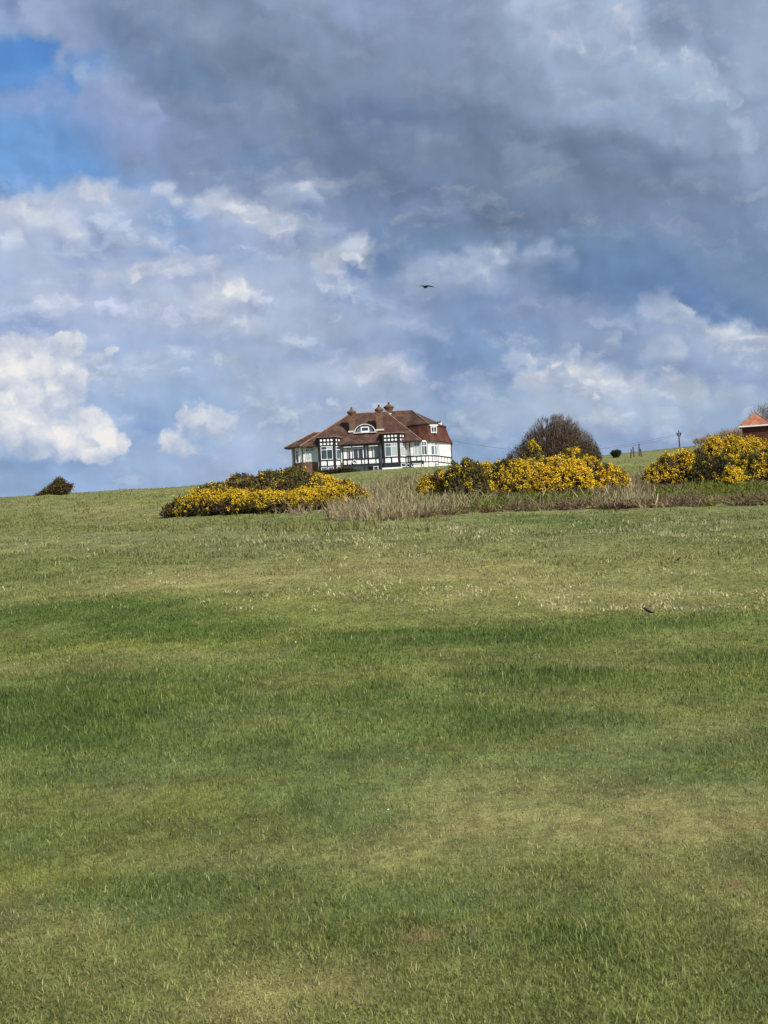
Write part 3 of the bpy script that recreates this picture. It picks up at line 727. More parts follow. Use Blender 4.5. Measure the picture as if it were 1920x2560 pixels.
grass_band('grass', int(60000 * NB), 112, 250, 'grass on the upper slope up to the skyline', h_top, .01, 8)

# ------------------------------------------------------------------ house on the hill
KH = 200 / FPX                                    # metres per photo pixel at the house
HB = at(930, 1172.5, 200.0)
M_white = speckle('white_render', (.80, .80, .78), (.87, .87, .85), 3.0, .75, c3=(.66, .65, .60), s3=.9)
M_frame = speckle('white_paint', (.80, .81, .82), (.86, .86, .86), 6.0, .45)
M_black = speckle('black_timber', (.010, .011, .014), (.024, .024, .028), 5.0, .55)
M_lead = speckle('flashing', (.55, .53, .50), (.72, .70, .68), 5.0, .5)
def brick_fn(c1, c2, mortar, scale):
    def fn(N):
        t = N.n('ShaderNodeTexCoord').outputs['Object']
        sp = N.n('ShaderNodeSeparateXYZ'); N.link(t, sp.inputs[0])
        cb = N.n('ShaderNodeCombineXYZ')
        N.link(N.m('ADD', sp.outputs[0], sp.outputs[1]), cb.inputs[0]); N.link(sp.outputs[2], cb.inputs[1])
        b = N.n('ShaderNodeTexBrick'); N.link(cb.outputs[0], b.inputs['Vector'])
        b.inputs['Scale'].default_value = scale; b.inputs['Mortar Size'].default_value = .012; b.inputs['Brick Width'].default_value = .23; b.inputs['Row Height'].default_value = .075
        b.inputs['Color1'].default_value = tuple(c1) + (1,); b.inputs['Color2'].default_value = tuple(c2) + (1,); b.inputs['Mortar'].default_value = tuple(mortar) + (1,)
        j = N.ss(N.noise(t, 2.5, 5, .6).outputs[0], .3, .7, .7, 1.25)
        return pbsdf(N, N.vm('SCALE', b.outputs['Color'], sc=j), .9, .15)
    return fn
M_brick = material('brown_brick', brick_fn(lin((124, 92, 72)), lin((98, 70, 56)), lin((112, 96, 82)), 1.0))
def tile_fn(c1, c2, c3, lich):
    def fn(N):
        t = N.n('ShaderNodeTexCoord').outputs['Object']
        sp = N.n('ShaderNodeSeparateXYZ'); N.link(t, sp.inputs[0])
        cb = N.n('ShaderNodeCombineXYZ')
        N.link(N.m('ADD', sp.outputs[0], N.m('MULTIPLY', sp.outputs[1], .4)), cb.inputs[0]); N.link(N.m('MULTIPLY', sp.outputs[2], 1.5), cb.inputs[1])
        b = N.n('ShaderNodeTexBrick'); N.link(cb.outputs[0], b.inputs['Vector'])
        b.inputs['Scale'].default_value = 1; b.inputs['Mortar Size'].default_value = .012; b.inputs['Brick Width'].default_value = .17; b.inputs['Row Height'].default_value = .12
        b.inputs['Color1'].default_value = tuple(c1) + (1,); b.inputs['Color2'].default_value = tuple(c2) + (1,); b.inputs['Mortar'].default_value = tuple(np.array(c1) * .35) + (1,)
        c = N.mix(N.ss(N.noise(t, .9, 6, .65).outputs[0], .45, .62, 0, .7), b.outputs['Color'], tuple(c3) + (1,))
        c = N.mix(N.ss(N.noise(t, 2.3, 6, .7).outputs[0], .58, .70, 0, lich), c, tuple(lin((150, 146, 96))) + (1,))
        c = N.mix(N.ss(N.noise(t, 1.6, 6, .7).outputs[0], .60, .72, 0, .6), c, tuple(lin((66, 50, 44))) + (1,))
        return pbsdf(N, c, .85, .2)
    return fn
M_roof = material('clay_tiles', tile_fn(lin((88, 63, 54)), lin((66, 48, 42)), lin((104, 80, 68)), .4))
M_roofred = material('red_hung_tiles', tile_fn(lin((100, 58, 46)), lin((82, 49, 40)), lin((104, 70, 56)), .05))
M_ridge = speckle('ridge_tiles', lin((120, 88, 76)), lin((150, 124, 108)), 4.0, .8, c3=tuple(lin((158, 150, 104))), s3=1.3)
def glass_fn(c):
    return lambda N: pbsdf(N, c, .06, .9)
M_glass = material('dark_window_glass', glass_fn((.02, .03, .045)))
M_blind = material('blind_behind_glass', glass_fn((.42, .47, .46)))
M_sky_pane = material('grey_window_glass', glass_fn((.10, .14, .18)))

house = empty('house', HB, 'long white and black timbered house with brown tiled roof on top of the hill', 'house')

def Zr(z, y): return z * (1 + y / 200.0) + .062 * y      # height that reads as z at depth y behind the front

def seg_box(mb, a, b, s0, s1, z0, z1, out, th):
    """box on the face a->b (plan), from s0 to s1 metres along it, 'out' metres proud, th thick"""
    a, b = np.array(a, float), np.array(b, float)
    d = (b - a); L = np.hypot(*d); d /= L
    nrm = np.array([d[1], -d[0]])
    if s1 is None: s1 = L
    if s1 < 0: s1 = L + s1
    c = a + d * (s0 + s1) / 2 + nrm * (out - th / 2)
    mb.obox(c, d, nrm, (s1 - s0) / 2, th / 2, z0, z1)
    return L

def window(a, b, s0, s1, z0, z1, cols, transom=None, panes='g', t=.07, label=None):
    """white frame with mullions as one mesh, every pane a child"""
    f = MB(); W_ = (s1 - s0)
    seg_box(f, a, b, s0, s0 + t, z0, z1, .09, .14); seg_box(f, a, b, s1 - t, s1, z0, z1, .09, .14)
    seg_box(f, a, b, s0 + t, s1 - t, z0, z0 + t * 1.3, .10, .15); seg_box(f, a, b, s0 + t, s1 - t, z1 - t, z1, .09, .14)
    iw = (W_ - 2 * t - (cols - 1) * t * .8) / cols
    xs = [s0 + t + k * (iw + t * .8) for k in range(cols)]
    za, zb = z0 + t * 1.3, z1 - t
    for k in range(1, cols): seg_box(f, a, b, xs[k] - t * .8, xs[k], za, zb, .08, .12)
    rowsz = [(za, zb)]
    if transom:
        zt = z0 + (z1 - z0) * transom
        for x in xs: seg_box(f, a, b, x, x + iw, zt - t / 2, zt + t / 2, .08, .12)
        rowsz = [(za, zt - t / 2), (zt + t / 2, zb)]
    o = f.build('window', M_frame, house)
    i = 0
    for rz_ in rowsz:
        for x in xs:
            p = MB(); seg_box(p, a, b, x, x + iw, rz_[0], rz_[1], .04, .05)
            ch = panes[i % len(panes)]; i += 1
            p.build('pane', {'g': M_glass, 'b': M_blind, 's': M_sky_pane}[ch], o)
    return o

EV = 3.57
# -- walls
wl = MB()
LW = [(-11.0, 3.4), (-10.55, 1.5), (-9.5, .62), (-7.3, .6)]
wl.prism(LW + [(-7.3, 8.4), (-11.0, 8.4)], -1.2, EV + .02)
wl.prism([(-7.29, .45), (4.45, .45), (4.45, 9.0), (-7.29, 9.0)], -1.2, EV + .05)
RW = [(4.5, .75), (5.3, .35), (6.7, .30), (7.7, .62), (8.6, 1.30), (9.1, 2.1), (11.25, 7.2)]
wl.prism(RW + [(11.25, 10.0), (4.5, 10.0)], -1.2, Zr(3.55, .5))
wl.build('wall', M_white, house)
br = MB()
seg_box(br, LW[2], LW[3], .0, None, -1.2, 1.36, .06, .05)
seg_box(br, LW[1], LW[2], .0, None, -1.2, 1.30, .05, .05)
br.build('brick_plinth', M_brick, house)

# -- bays
BAYS = [((-7.24, .75), (-7.02, -.72), (-4.93, -.72), (-4.02, .62), 4.60, 'gggb'),
        ((1.38, .75), (1.62, -.72), (3.78, -.72), (4.68, .62), 4.74, 'sbsb')]
for (l0, l1, r1, r0, zt, pn) in BAYS:
    t = MB()
    t.prism([l0, l1, r1, r0, (r0[0], 1.6), (l0[0], 1.6)], -1.2, zt - .08)
    bay = t.build('bay', M_black, house)
    faces = [(l0, l1), (l1, r1), (r1, r0)]
    # flat roof with pale gutter
    g = MB(); g.prism([(l0[0] - .12, 2.2), (l0[0] - .14, .60), (l1[0] - .14, -.90), (r1[0] + .16, -.90), (r0[0] + .16, .56), (r0[0] + .14, 2.2)], zt - .08, zt + .0)
    g.build('gutter', M_ridge, bay)
    g = MB(); g.prism([(l0[0] - .05, 2.2), (l0[0] - .06, .70), (l1[0] - .06, -.80), (r1[0] + .07, -.80), (r0[0] + .07, .66), (r0[0] + .06, 2.2)], zt + .003, zt + .07)
    g.build('flat_roof', M_roof, bay)
    # white discs of the frieze
    dm = MB()
    for fi, (a, b) in enumerate(faces):
        a_, b_ = Vector(a + (0,)), Vector(b + (0,)); d = (b_ - a_); L = d.length; d.normalize(); nr = Vector((d.y, -d.x, 0))
        n = (0, 4, 2)[fi]
        for c_ in range(n):
            s_ = (L / 2) + (c_ - (n - 1) / 2) * (.475 if fi == 1 else .60)
            for zz in (zt - .47, zt - .97):
                c3 = a_ + d * s_ + Vector((0, 0, zz)); dm = MB()
                dm.seg(c3 - nr * .01, c3 + nr * .035, .158, .158, 14)
                dm.build('frieze_disc', M_frame, bay)
    # white infill panels below the sill
    for fi, (a, b) in enumerate(faces):
        L = math.dist(a, b)
        for s0, s1 in (((.20, L / 2 - .07), (L / 2 + .07, L - .20)) if fi == 1 else ((.22, L - .22),)):
            pm = MB(); seg_box(pm, a, b, s0 + .03, s1 - .03, .70, 1.30, .03, .05); pm.build('infill_panel', M_white, bay)
    L = math.dist(l1, r1)
    window(l1, r1, .24, L - .24, 1.50, 3.32, 2, .74, pn)
    window(r1, r0, .26, math.dist(r1, r0) - .22, 1.50, 3.30, 1, .74, 'b' if zt > 4.65 else 's')
    if zt < 4.65:
        window(l1, r1, .20, L / 2 - .06, -.02, .52, 1, None, 's'); window(l1, r1, L / 2 + .06, L - .20, -.02, .52, 1, None, 's')
    window(r1, r0, .26, math.dist(r1, r0) - .26, .06, .54, 1, None, 'g')

# -- verandah between the bays
vt = MB()
for x, w in ((-3.85, .20), (-2.58, .10), (-.95, .10), (-.42, .20), (1.08, .20)):
    vt.box(x - w / 2, x + w / 2, -.16, -.02, -1.0, 3.42)
vt.box(-3.95, 1.2, -.14, -.04, 3.26, 3.44)
vt.box(-3.95, 1.2, -.20, .02, 1.36, 1.54)
vt.box(-3.95, 1.2, -.17, -.01, .56, .76)
for x in (-3.28, -1.35, .60): vt.box(x - .065, x + .065, -.16, -.03, .75, 1.36)
vt.build('verandah_frame', M_black, house)
vp = MB()
xs = [-3.77, -3.325, -3.235, -1.395, -1.305, -.505, -.335, .555, .645, 1.005]
for i in range(0, len(xs), 2):
    vp = MB(); vp.box(xs[i], xs[i + 1], -.12, -.06, .75, 1.40); vp.build('balustrade_panel', M_white, house)
vs = MB(); vs.box(-3.9, 1.2, -.05, -.03, -1.0, .60); vs.build('lower_screen', M_glass, house)
vf = MB(); vf.box(-4.0, 1.25, 0.0, .45, .62, .74); vf.build('verandah_floor', M_lead, house)
vh = MB()
for x0, x1 in ((-3.7, -2.65), (-2.5, -1.02), (-.3, .95)):
    vh = MB(); vh.box(x0, x1, -.10, -.07, 3.08, 3.24); vh.build('valance', M_lead, house)
A_, B_ = (-4.0, .45), (1.25, .45)
d = window(A_, B_, 1.50, 2.95, 1.15, 3.30, 2, .82, 'gggg', t=.10); d.name = 'french_door'
for s0, s1 in ((.95, 1.22), (3.35, 3.60)):
    window(A_, B_, s0, s1, 1.45, 3.25, 1, .66, 'g', t=.05)
window(A_, B_, 4.30, 5.05, 1.45, 3.25, 1, None, 's')
tb = MB()
for s in (.15, .72, 3.1, 4.1): seg_box(tb, A_, B_, s, s + .09, .75, 3.5, .03, .04)
tb.build('timber_frame', M_black, house)

# -- left wing
d = window(LW[2], LW[3], .55, 1.75, 1.48, 3.30, 2, .74, 'bbss')
window(LW[1], LW[2], .35, .98, 1.35, 3.10, 1, .72, 's')
lt = MB()
seg_box(lt, LW[1], LW[2], 0, None, 1.30, 1.40, .07, .08); seg_box(lt, LW[0], LW[1], 0, None, 1.2, 1.3, .04, .05)
seg_box(lt, LW[1], LW[2], .02, .14, 1.4, EV, .05, .06); seg_box(lt, LW[2], LW[3], .72, 1.55, 3.3, 3.5, .05, .06)
lt.build('timber_frame', M_black, house)
for pts in ([(-10.65, 1.25, -.6), (-10.65, 1.25, 3.5)], [(-9.45, .52, 3.45), (-9.30, .48, 3.05), (-9.30, .48, 1.2)], [(5.35, .27, 3.5), (5.22, .24, 3.1), (5.22, .24, -.5)], [(11.2, 6.85, 3.9), (11.2, 6.85, -.2)]):
    dp = MB()
    for p_, q_ in zip(pts[:-1], pts[1:]): dp.seg(p_, q_, .055, .055, 6)
    dp.build('drainpipe', M_black, house)

# -- right wing bands and windows
rt = MB()
for i in range(len(RW) - 1):
    a, b = RW[i], RW[i + 1]; far_ = (i == len(RW) - 2)
    seg_box(rt, a, b, -.02 if i else 0, None, 1.40, 1.54, .045 + .003 * (i % 2), .06)
    seg_box(rt, a, b, -.02 if i else 0, None, .60, .71, .045 + .003 * (i % 2), .06)
    L = math.dist(a, b)
    seg_box(rt, a, b, 0, .10, -.6, 1.42 if not far_ else EV, .03, .04)
    if not far_: seg_box(rt, a, b, L * .55, L * .55 + .10, .70, 1.42, .03, .04)
    else:
        for s in (1.2, 2.4, 3.6, 4.8): seg_box(rt, a, b, s, s + .10, .71, 1.40, .03, .04)
    if i < 4: seg_box(rt, a, b, L - .05, L + .02, 1.53, EV, .033, .04)
rt.build('timber_frame', M_black, house)
window(RW[1], RW[2], .50, 1.36, 1.55, 3.45, 2, .68, 'bbss')
window(RW[2], RW[3], .08, .92, 1.55, 3.45, 2, .68, 'sgss')
window(RW[4], RW[5], .08, .90, 1.55, 3.45, 2, .68, 'gbss')
window(RW[3], RW[4], .50, 1.08, 1.55, 3.45, 1, .68, 'sb')
window(RW[5], RW[6], .10, .55, 1.55, 3.45, 1, .68, 'bs')
window(RW[1], RW[2], .05, .40, .04, .50, 1, None, 'g')
window(RW[0], RW[1], .28, .78, .04, .50, 1, None, 'g')
window(RW[4], RW[5], .1, .8, .04, .48, 2, None, 's')

# -- roofs
def hip(name, eave, ridge, mat, th=.16, parent=house):
    """eave: plan points with z (closed loop, counter-clockwise from front left); ridge: two 3-d points; faces go from each eave edge to the nearest ridge"""
    n = len(eave); V = [Vector(e_) for e_ in eave] + [Vector(e_) - Vector((0, 0, th)) for e_ in eave] + [Vector(ridge[0]), Vector(ridge[1])]
    A, B = 2 * n, 2 * n + 1
    F = []
    xm0, xm1 = ridge[0][0], ridge[1][0]
    own = []
    for i in range(n):
        e0 = eave[i]
        own.append(A if abs(e0[0] - xm0) < abs(e0[0] - xm1) else B)
    for i in range(n):
        j = (i + 1) % n
        if own[i] == own[j]: F.append((i, j, own[i]))
        else: F.append((i, j, own[j], own[i]))
        F.append((j, i, n + i, n + j))
    F.append(tuple(range(2 * n - 1, n - 1, -1)))
    m = MB(); m.add(V, F)
    return m.build(name, mat, parent)
RY = 5.3
zA = Zr(7.62, RY)
zE = 3.56
roofA = hip('roof', [(-9.6, -.22, zE), (6.9, -.22, zE), (6.9, 10.4, zE + .3), (-9.6, 10.4, zE + .3)], [(-2.7, RY, zA), (2.3, RY, zA)], M_roof)
wr = hip('wing_roof', [(-11.85, 1.6, zE + .02), (-9.6, .08, zE + .03), (-6.0, .05, zE + .04), (-6.0, 7.6, zE + .3), (-11.75, 7.6, zE + .35)], [(-7.9, 3.6, Zr(5.28, 3.6)), (-5.2, 3.6, Zr(5.28, 3.6))], M_roof)
# mansard block
zb, zt_ = Zr(3.52, .6), Zr(5.76, 1.0)
Bm = [(2.6, 3.2), (5.4, 1.9), (6.6, .85), (8.05, .34), (8.95, 1.05), (9.5, 2.0), (11.45, 7.3), (11.45, 10.2), (2.6, 10.2)]
Tm = [(2.6, 3.9), (5.2, 2.9), (6.6, 1.75), (7.75, 1.12), (8.0, 1.35), (8.35, 2.0), (10.55, 7.6), (10.55, 9.6), (2.6, 9.6)]
mm = MB(); n = len(Bm)
mid = [((b_[0] * .72 + t_[0] * .28), (b_[1] * .72 + t_[1] * .28)) for b_, t_ in zip(Bm, Tm)]
V = [(x, y, zb - .12) for x, y in Bm] + [(x, y, zb) for x, y in Bm]
V += [((b_[0] + t_[0]) / 2 - .0, (b_[1] + t_[1]) / 2 + .0, zb + (zt_ - zb) * .40) for b_, t_ in zip(Bm, Tm)] + [(x, y, zt_) for x, y in Tm]
F = [tuple(range(n - 1, -1, -1)), tuple(range(3 * n, 4 * n))]
for q in range(3):
    for i in range(n):
        j = (i + 1) % n; F.append((q * n + i, q * n + j, (q + 1) * n + j, (q + 1) * n + i))
mm.add(V, F); mans = mm.build('tile_hung_storey', M_roofred, house)
Te = [(x + (.14 if x > 5 else 0) * (1 if x > 7 else .3), y - (.16 if y < 3 else 0), zt_ + .09) for x, y in Tm]
roofB = hip('roof', [(2.6, 3.6, zt_ + .09)] + Te[1:-2] + [(10.7, 9.9, zt_ + .09), (2.6, 9.9, zt_ + .09)], [(3.2, RY + .4, Zr(7.66, RY + .4)), (5.9, RY + .4, Zr(7.66, RY + .4))], M_roof, th=.14)
def ridge_tiles(parent, pts, r=.085):
    m = MB()
    for a, b in zip(pts[:-1], pts[1:]):
        m.seg(Vector(a) + Vector((0, 0, .02)), Vector(b) + Vector((0, 0, .02)), r, r, 6)
    return m.build('ridge_tiles', M_ridge, parent)
ridge_tiles(roofA, [(-9.6, -.22, zE), (-2.7, RY, zA), (2.3, RY, zA), (6.9, -.22, zE)])
ridge_tiles(roofB, [(7.9, .98, zt_ + .1), (5.9, RY + .4, Zr(7.66, RY + .4)), (3.2, RY + .4, Zr(7.66, RY + .4))])
ridge_tiles(wr, [(-11.85, 1.6, zE + .02), (-7.9, 3.6, Zr(5.28, 3.6)), (-6.3, 3.6, Zr(5.28, 3.6))])
for q in ((-11.0, -7.4, -.02, .06), (-3.9, 1.2, -.32, -.22), (4.9, 7.0, -.32, -.22)):
    gm = MB(); gm.box(*q, zE - .16, zE - .04); gm.build('gutter', M_black, house)

# -- chimneys
def chimney(x, y, zbase, ztop, w, cap):
    m = MB(); m.box(x - w / 2, x + w / 2, y - w * .42, y + w * .42, zbase - 1.2, ztop - .72)
    s_ = m.build('chimney', M_brick, house)
    c = MB()
    c.lathe((x, y, ztop - .86), [(w * .56, 0), (cap * .40, .05), (cap * .44, .16), (cap * .52, .30), (cap * .53, .42), (cap * .46, .50), (cap * .30, .64), (cap * .18, .74), (cap * .15, .80)], 14)
    c.build('chimney_cap', M_brick, s_)
    p = MB(); p.lathe((x, y, ztop - .10), [(.15, 0), (.13, .10), (.13, .26), (.16, .29)], 10); p.build('chimney_pot', M_roofred, s_)
    f = MB()
    f.box(x - w / 2 - .14, x + w / 2 + .14, y - w * .42 - .16, y - w * .42 - .02, zbase - .10, zbase + .10)
    f.build('flashing', M_lead, s_)
    return s_
chimney(-2.42, 2.0, Zr(5.16, 2), Zr(8.30, 2), .86, 1.22)
chimney(1.33, 2.0, Zr(5.22, 2), Zr(8.46, 2), .86, 1.16)
c3 = chimney(2.72, 6.2, Zr(7.30, 6.2), Zr(8.74, 6.2), 1.0, 1.42)
wc = MB(); wc.box(9.45, 10.0, 6.2, 6.9, Zr(5.0, 6.5), Zr(5.86, 6.5)); wc.build('white_stack', M_white, house)
wc = MB(); wc.box(9.38, 9.88, 6.1, 7.0, Zr(5.861, 6.5), Zr(5.98, 6.5)); wc.build('stack_cap', M_black, house)

# -- eyebrow dormer between the chimneys
def arch(cx, y0, y1, zc, rx, rz, t, n=18):
    V, F = [], []
    for k in range(n + 1):
        th = math.pi * k / n; c, s = math.cos(th), math.sin(th)
        for (yy, rr) in ((y0, 1.0), (y1, 1.0)):
            V.append((cx + rx * c, yy, zc + rz * s)); V.append((cx + (rx - t) * c, yy, zc + (rz - t) * s))
    for k in range(n):
        a, b = 4 * k, 4 * k + 4
        F += [(a, b, b + 1, a + 1), (a + 2, a + 3, b + 3, b + 2), (a, a + 2, b + 2, b), (a + 1, b + 1, b + 3, a + 3)]
    F += [(0, 1, 3, 2), (4 * n, 4 * n + 2, 4 * n + 3, 4 * n + 1)]
    return V, F
dz0 = Zr(5.02, 1.35)
m = MB(); V, F = arch(-.72, 1.35, 4.0, dz0, 1.46, 1.16, .12); m.add(V, F); dor = m.build('eyebrow_dormer', M_lead, house)
m = MB(); V, F = arch(-.72, 1.30, 1.48, dz0 + .02, 1.33, 1.03, .12); m.add(V, F); m.build('fascia', M_black, dor)
V = [(-.72 + 1.25 * math.cos(math.pi * k / 18), 1.46, dz0 + .96 * math.sin(math.pi * k / 18)) for k in range(19)]
m = MB(); m.add(V, [tuple(range(19))]); m.add([(x, y + .05, z) for x, y, z in V], [tuple(range(18, -1, -1))]); m.build('pane', M_sky_pane, dor)
o = window((-2.0, 1.46), (.6, 1.46), .72, 1.86, dz0 + .02, dz0 + .78, 1, None, 'g', t=.14)
m = MB(); m.box(-2.35, .95, 1.12, 1.42, dz0 - .10, dz0 - .01); m.build('sill', M_lead, dor)
# -- box dormer in the hung tiles
a, b = (8.22, 1.02), (9.08, 1.36)
m = MB(); seg_box(m, a, b, 0, None, Zr(4.42, 1.2), Zr(5.42, 1.2), 0, .9); dd_ = m.build('box_dormer', M_frame, house)
m = MB(); seg_box(m, a, b, -.14, math.dist(a, b) + .14, Zr(5.42, 1.2), Zr(5.60, 1.2), .16, 1.2); m.build('dormer_roof', M_frame, dd_)
window(a, b, .03, math.dist(a, b) - .03, Zr(4.50, 1.2), Zr(5.34, 1.2), 2, None, 'gg', t=.09)

# -- life ring hung on the balustrade
def torus(cx, y, cz, Rr, r, n=24, k=8):
    V, F = [], []
    for i in range(n):
        t = 2 * math.pi * i / n
        for j in range(k):
            u = 2 * math.pi * j / k; q = Rr + r * math.cos(u)
            V.append((cx + q * math.cos(t), y + r * math.sin(u), cz + q * math.sin(t)))
    for i in range(n):
        for j in range(k): F.append((i*k+j, ((i+1)%n)*k+j, ((i+1)%n)*k+(j+1)%k, i*k+(j+1)%k))
    return V, F
lr = empty('life_ring', HB + Vector((-2.32, -.25, 1.04)), 'white life ring with dark rim on the white balustrade panel', 'life ring')
m = MB(); m.add(*torus(0, 0, 0, .25, .06)); m.build('ring', M_frame, lr, smooth=True)
m = MB(); m.add(*torus(0, .02, 0, .33, .022)); m.add(*torus(0, .0, 0, .165, .016)); m.build('rim', M_black, lr, smooth=True)

# -- things on the lawn in front of the house
def lawn(x, y):
    p = HB + Vector((x, y, 0)); p.z = gz(p.x, p.y); return p
gt = empty('garden_table', lawn(.55, -1.4), 'small white garden table on the lawn left of the right-hand bay', 'table')
m = MB(); m.box(-.34, .34, -.25, .25, .44, .50); m.build('tabletop', M_frame, gt)
for sx in (-.28, .28):
    for sy in (-.19, .19):
        m = MB(); m.box(sx - .035, sx + .035, sy - .035, sy + .035, -.05, .44); m.build('leg', M_frame, gt)
gb_ = empty('garden_bench', lawn(6.1, -.9), 'dark garden bench with pale cushions against the right wing of the house', 'bench')
m = MB(); m.box(-.95, .95, -.25, .25, .40, .46); m.build('seat', M_black, gb_)
m = MB(); m.box(-.95, .95, .25, .31, .46, .92); m.build('backrest', M_black, gb_)
m = MB(); m.box(-.65, .60, -.2, .22, .462, .54); m.build('cushion', M_frame, gb_)
for sx in (-.9, .9):
    m = MB(); m.box(sx - .04, sx + .04, -.25, .31, -.05, .40); m.build('leg', M_black, gb_)
pl = empty('planter', lawn(2.75, -1.25), 'long low white planter trough under the right-hand bay window', 'planter')
m = MB(); m.box(-1.35, 1.35, -.2, .2, -.1, .20); m.build('trough', M_frame, pl)
m = MB(); m.box(-1.27, 1.27, -.13, .13, .201, .24); m.build('soil', M_black, pl)
tp = empty('fire_pit', lawn(-.1, -1.3), 'dark low fire pit beside the white garden table', 'fire pit')
m = MB(); m.lathe((0, 0, 0), [(.18, 0), (.2, .2), (.38, .42), (.42, .5)], 12); m.build('bowl', M_black, tp)

# ------------------------------------------------------------------ plants
M_leaf = leafmat('gorse_foliage', .15, .6, .2, scale=.6, jitter=.25)
M_flower = leafmat('gorse_flowers', .25, .6, .2, scale=.6, jitter=.12)
M_twig = leafmat('bare_twigs', .05, .8, .15, scale=.5, jitter=.2)
M_bark = speckle('bark', lin((84, 72, 60)), lin((58, 48, 40)), 5.0, .9)
M_dry = leafmat('dry_stems', .3, .7, .15, scale=.3, jitter=.15)

def unit(v): return v / np.maximum(np.linalg.norm(v, axis=1, keepdims=True), 1e-9)

def cards(C, N_, W_, L_, r, dirv=None):
    """quads centred at C, long axis dirv (or random), facing roughly N_"""
    n = len(C)
    d = unit(dirv if dirv is not None else r.normal(size=(n, 3)))
    u = unit(np.cross(d, unit(N_ + r.normal(size=(n, 3)) * .6)))
    a = d * (L_ / 2)[:, None]; b = u * (W_ / 2)[:, None]
    V = np.stack([C - a - b * .7, C - a + b * .7, C + a + b, C + a - b], 1).reshape(-1, 3)
    F = np.arange(n * 4).reshape(-1, 4)
    return V, F

C_OLIVE, C_BROWNY, C_GREEN = lin((112, 102, 56)), lin((90, 76, 52)), lin((92, 92, 46))
C_YEL1, C_YEL2 = lin((255, 226, 58)), lin((238, 190, 36))

def lumps_surface(lumps, dens, r):
    """points and normals over the upper surface of merged ellipsoids"""
    Ps, Ns = [], []
    for (c, rx, ry, rz) in lumps:
        n = int(dens * 2.6 * math.pi * ((rx * ry) ** .5) * (rx + rz) * .5 * 1.2) + 8
        v = unit(r.normal(size=(n, 3))); v[:, 2] = np.abs(v[:, 2]) * 1.0 - .15 * r.random(n)
        bump = 1 + .14 * (fbm(v[:, 0] * 3 + c[0] * 7 + 50, v[:, 2] * 3 + v[:, 1] * 2 + 60, 17, 3) - .5)
        p = v * np.array([rx, ry, rz]) * bump[:, None] + np.array(c)
        nn = unit(v / np.array([rx, ry, rz]))
        keep = np.ones(n, bool)
        for (c2, a2, b2, d2) in lumps:
            if c2 is c: continue
            q = (p - np.array(c2)) / np.array([a2, b2, d2]) / .93
            keep &= (q ** 2).sum(1) > 1
        Ps.append(p[keep]); Ns.append(nn[keep])
    return np.concatenate(Ps), np.concatenate(Ns)

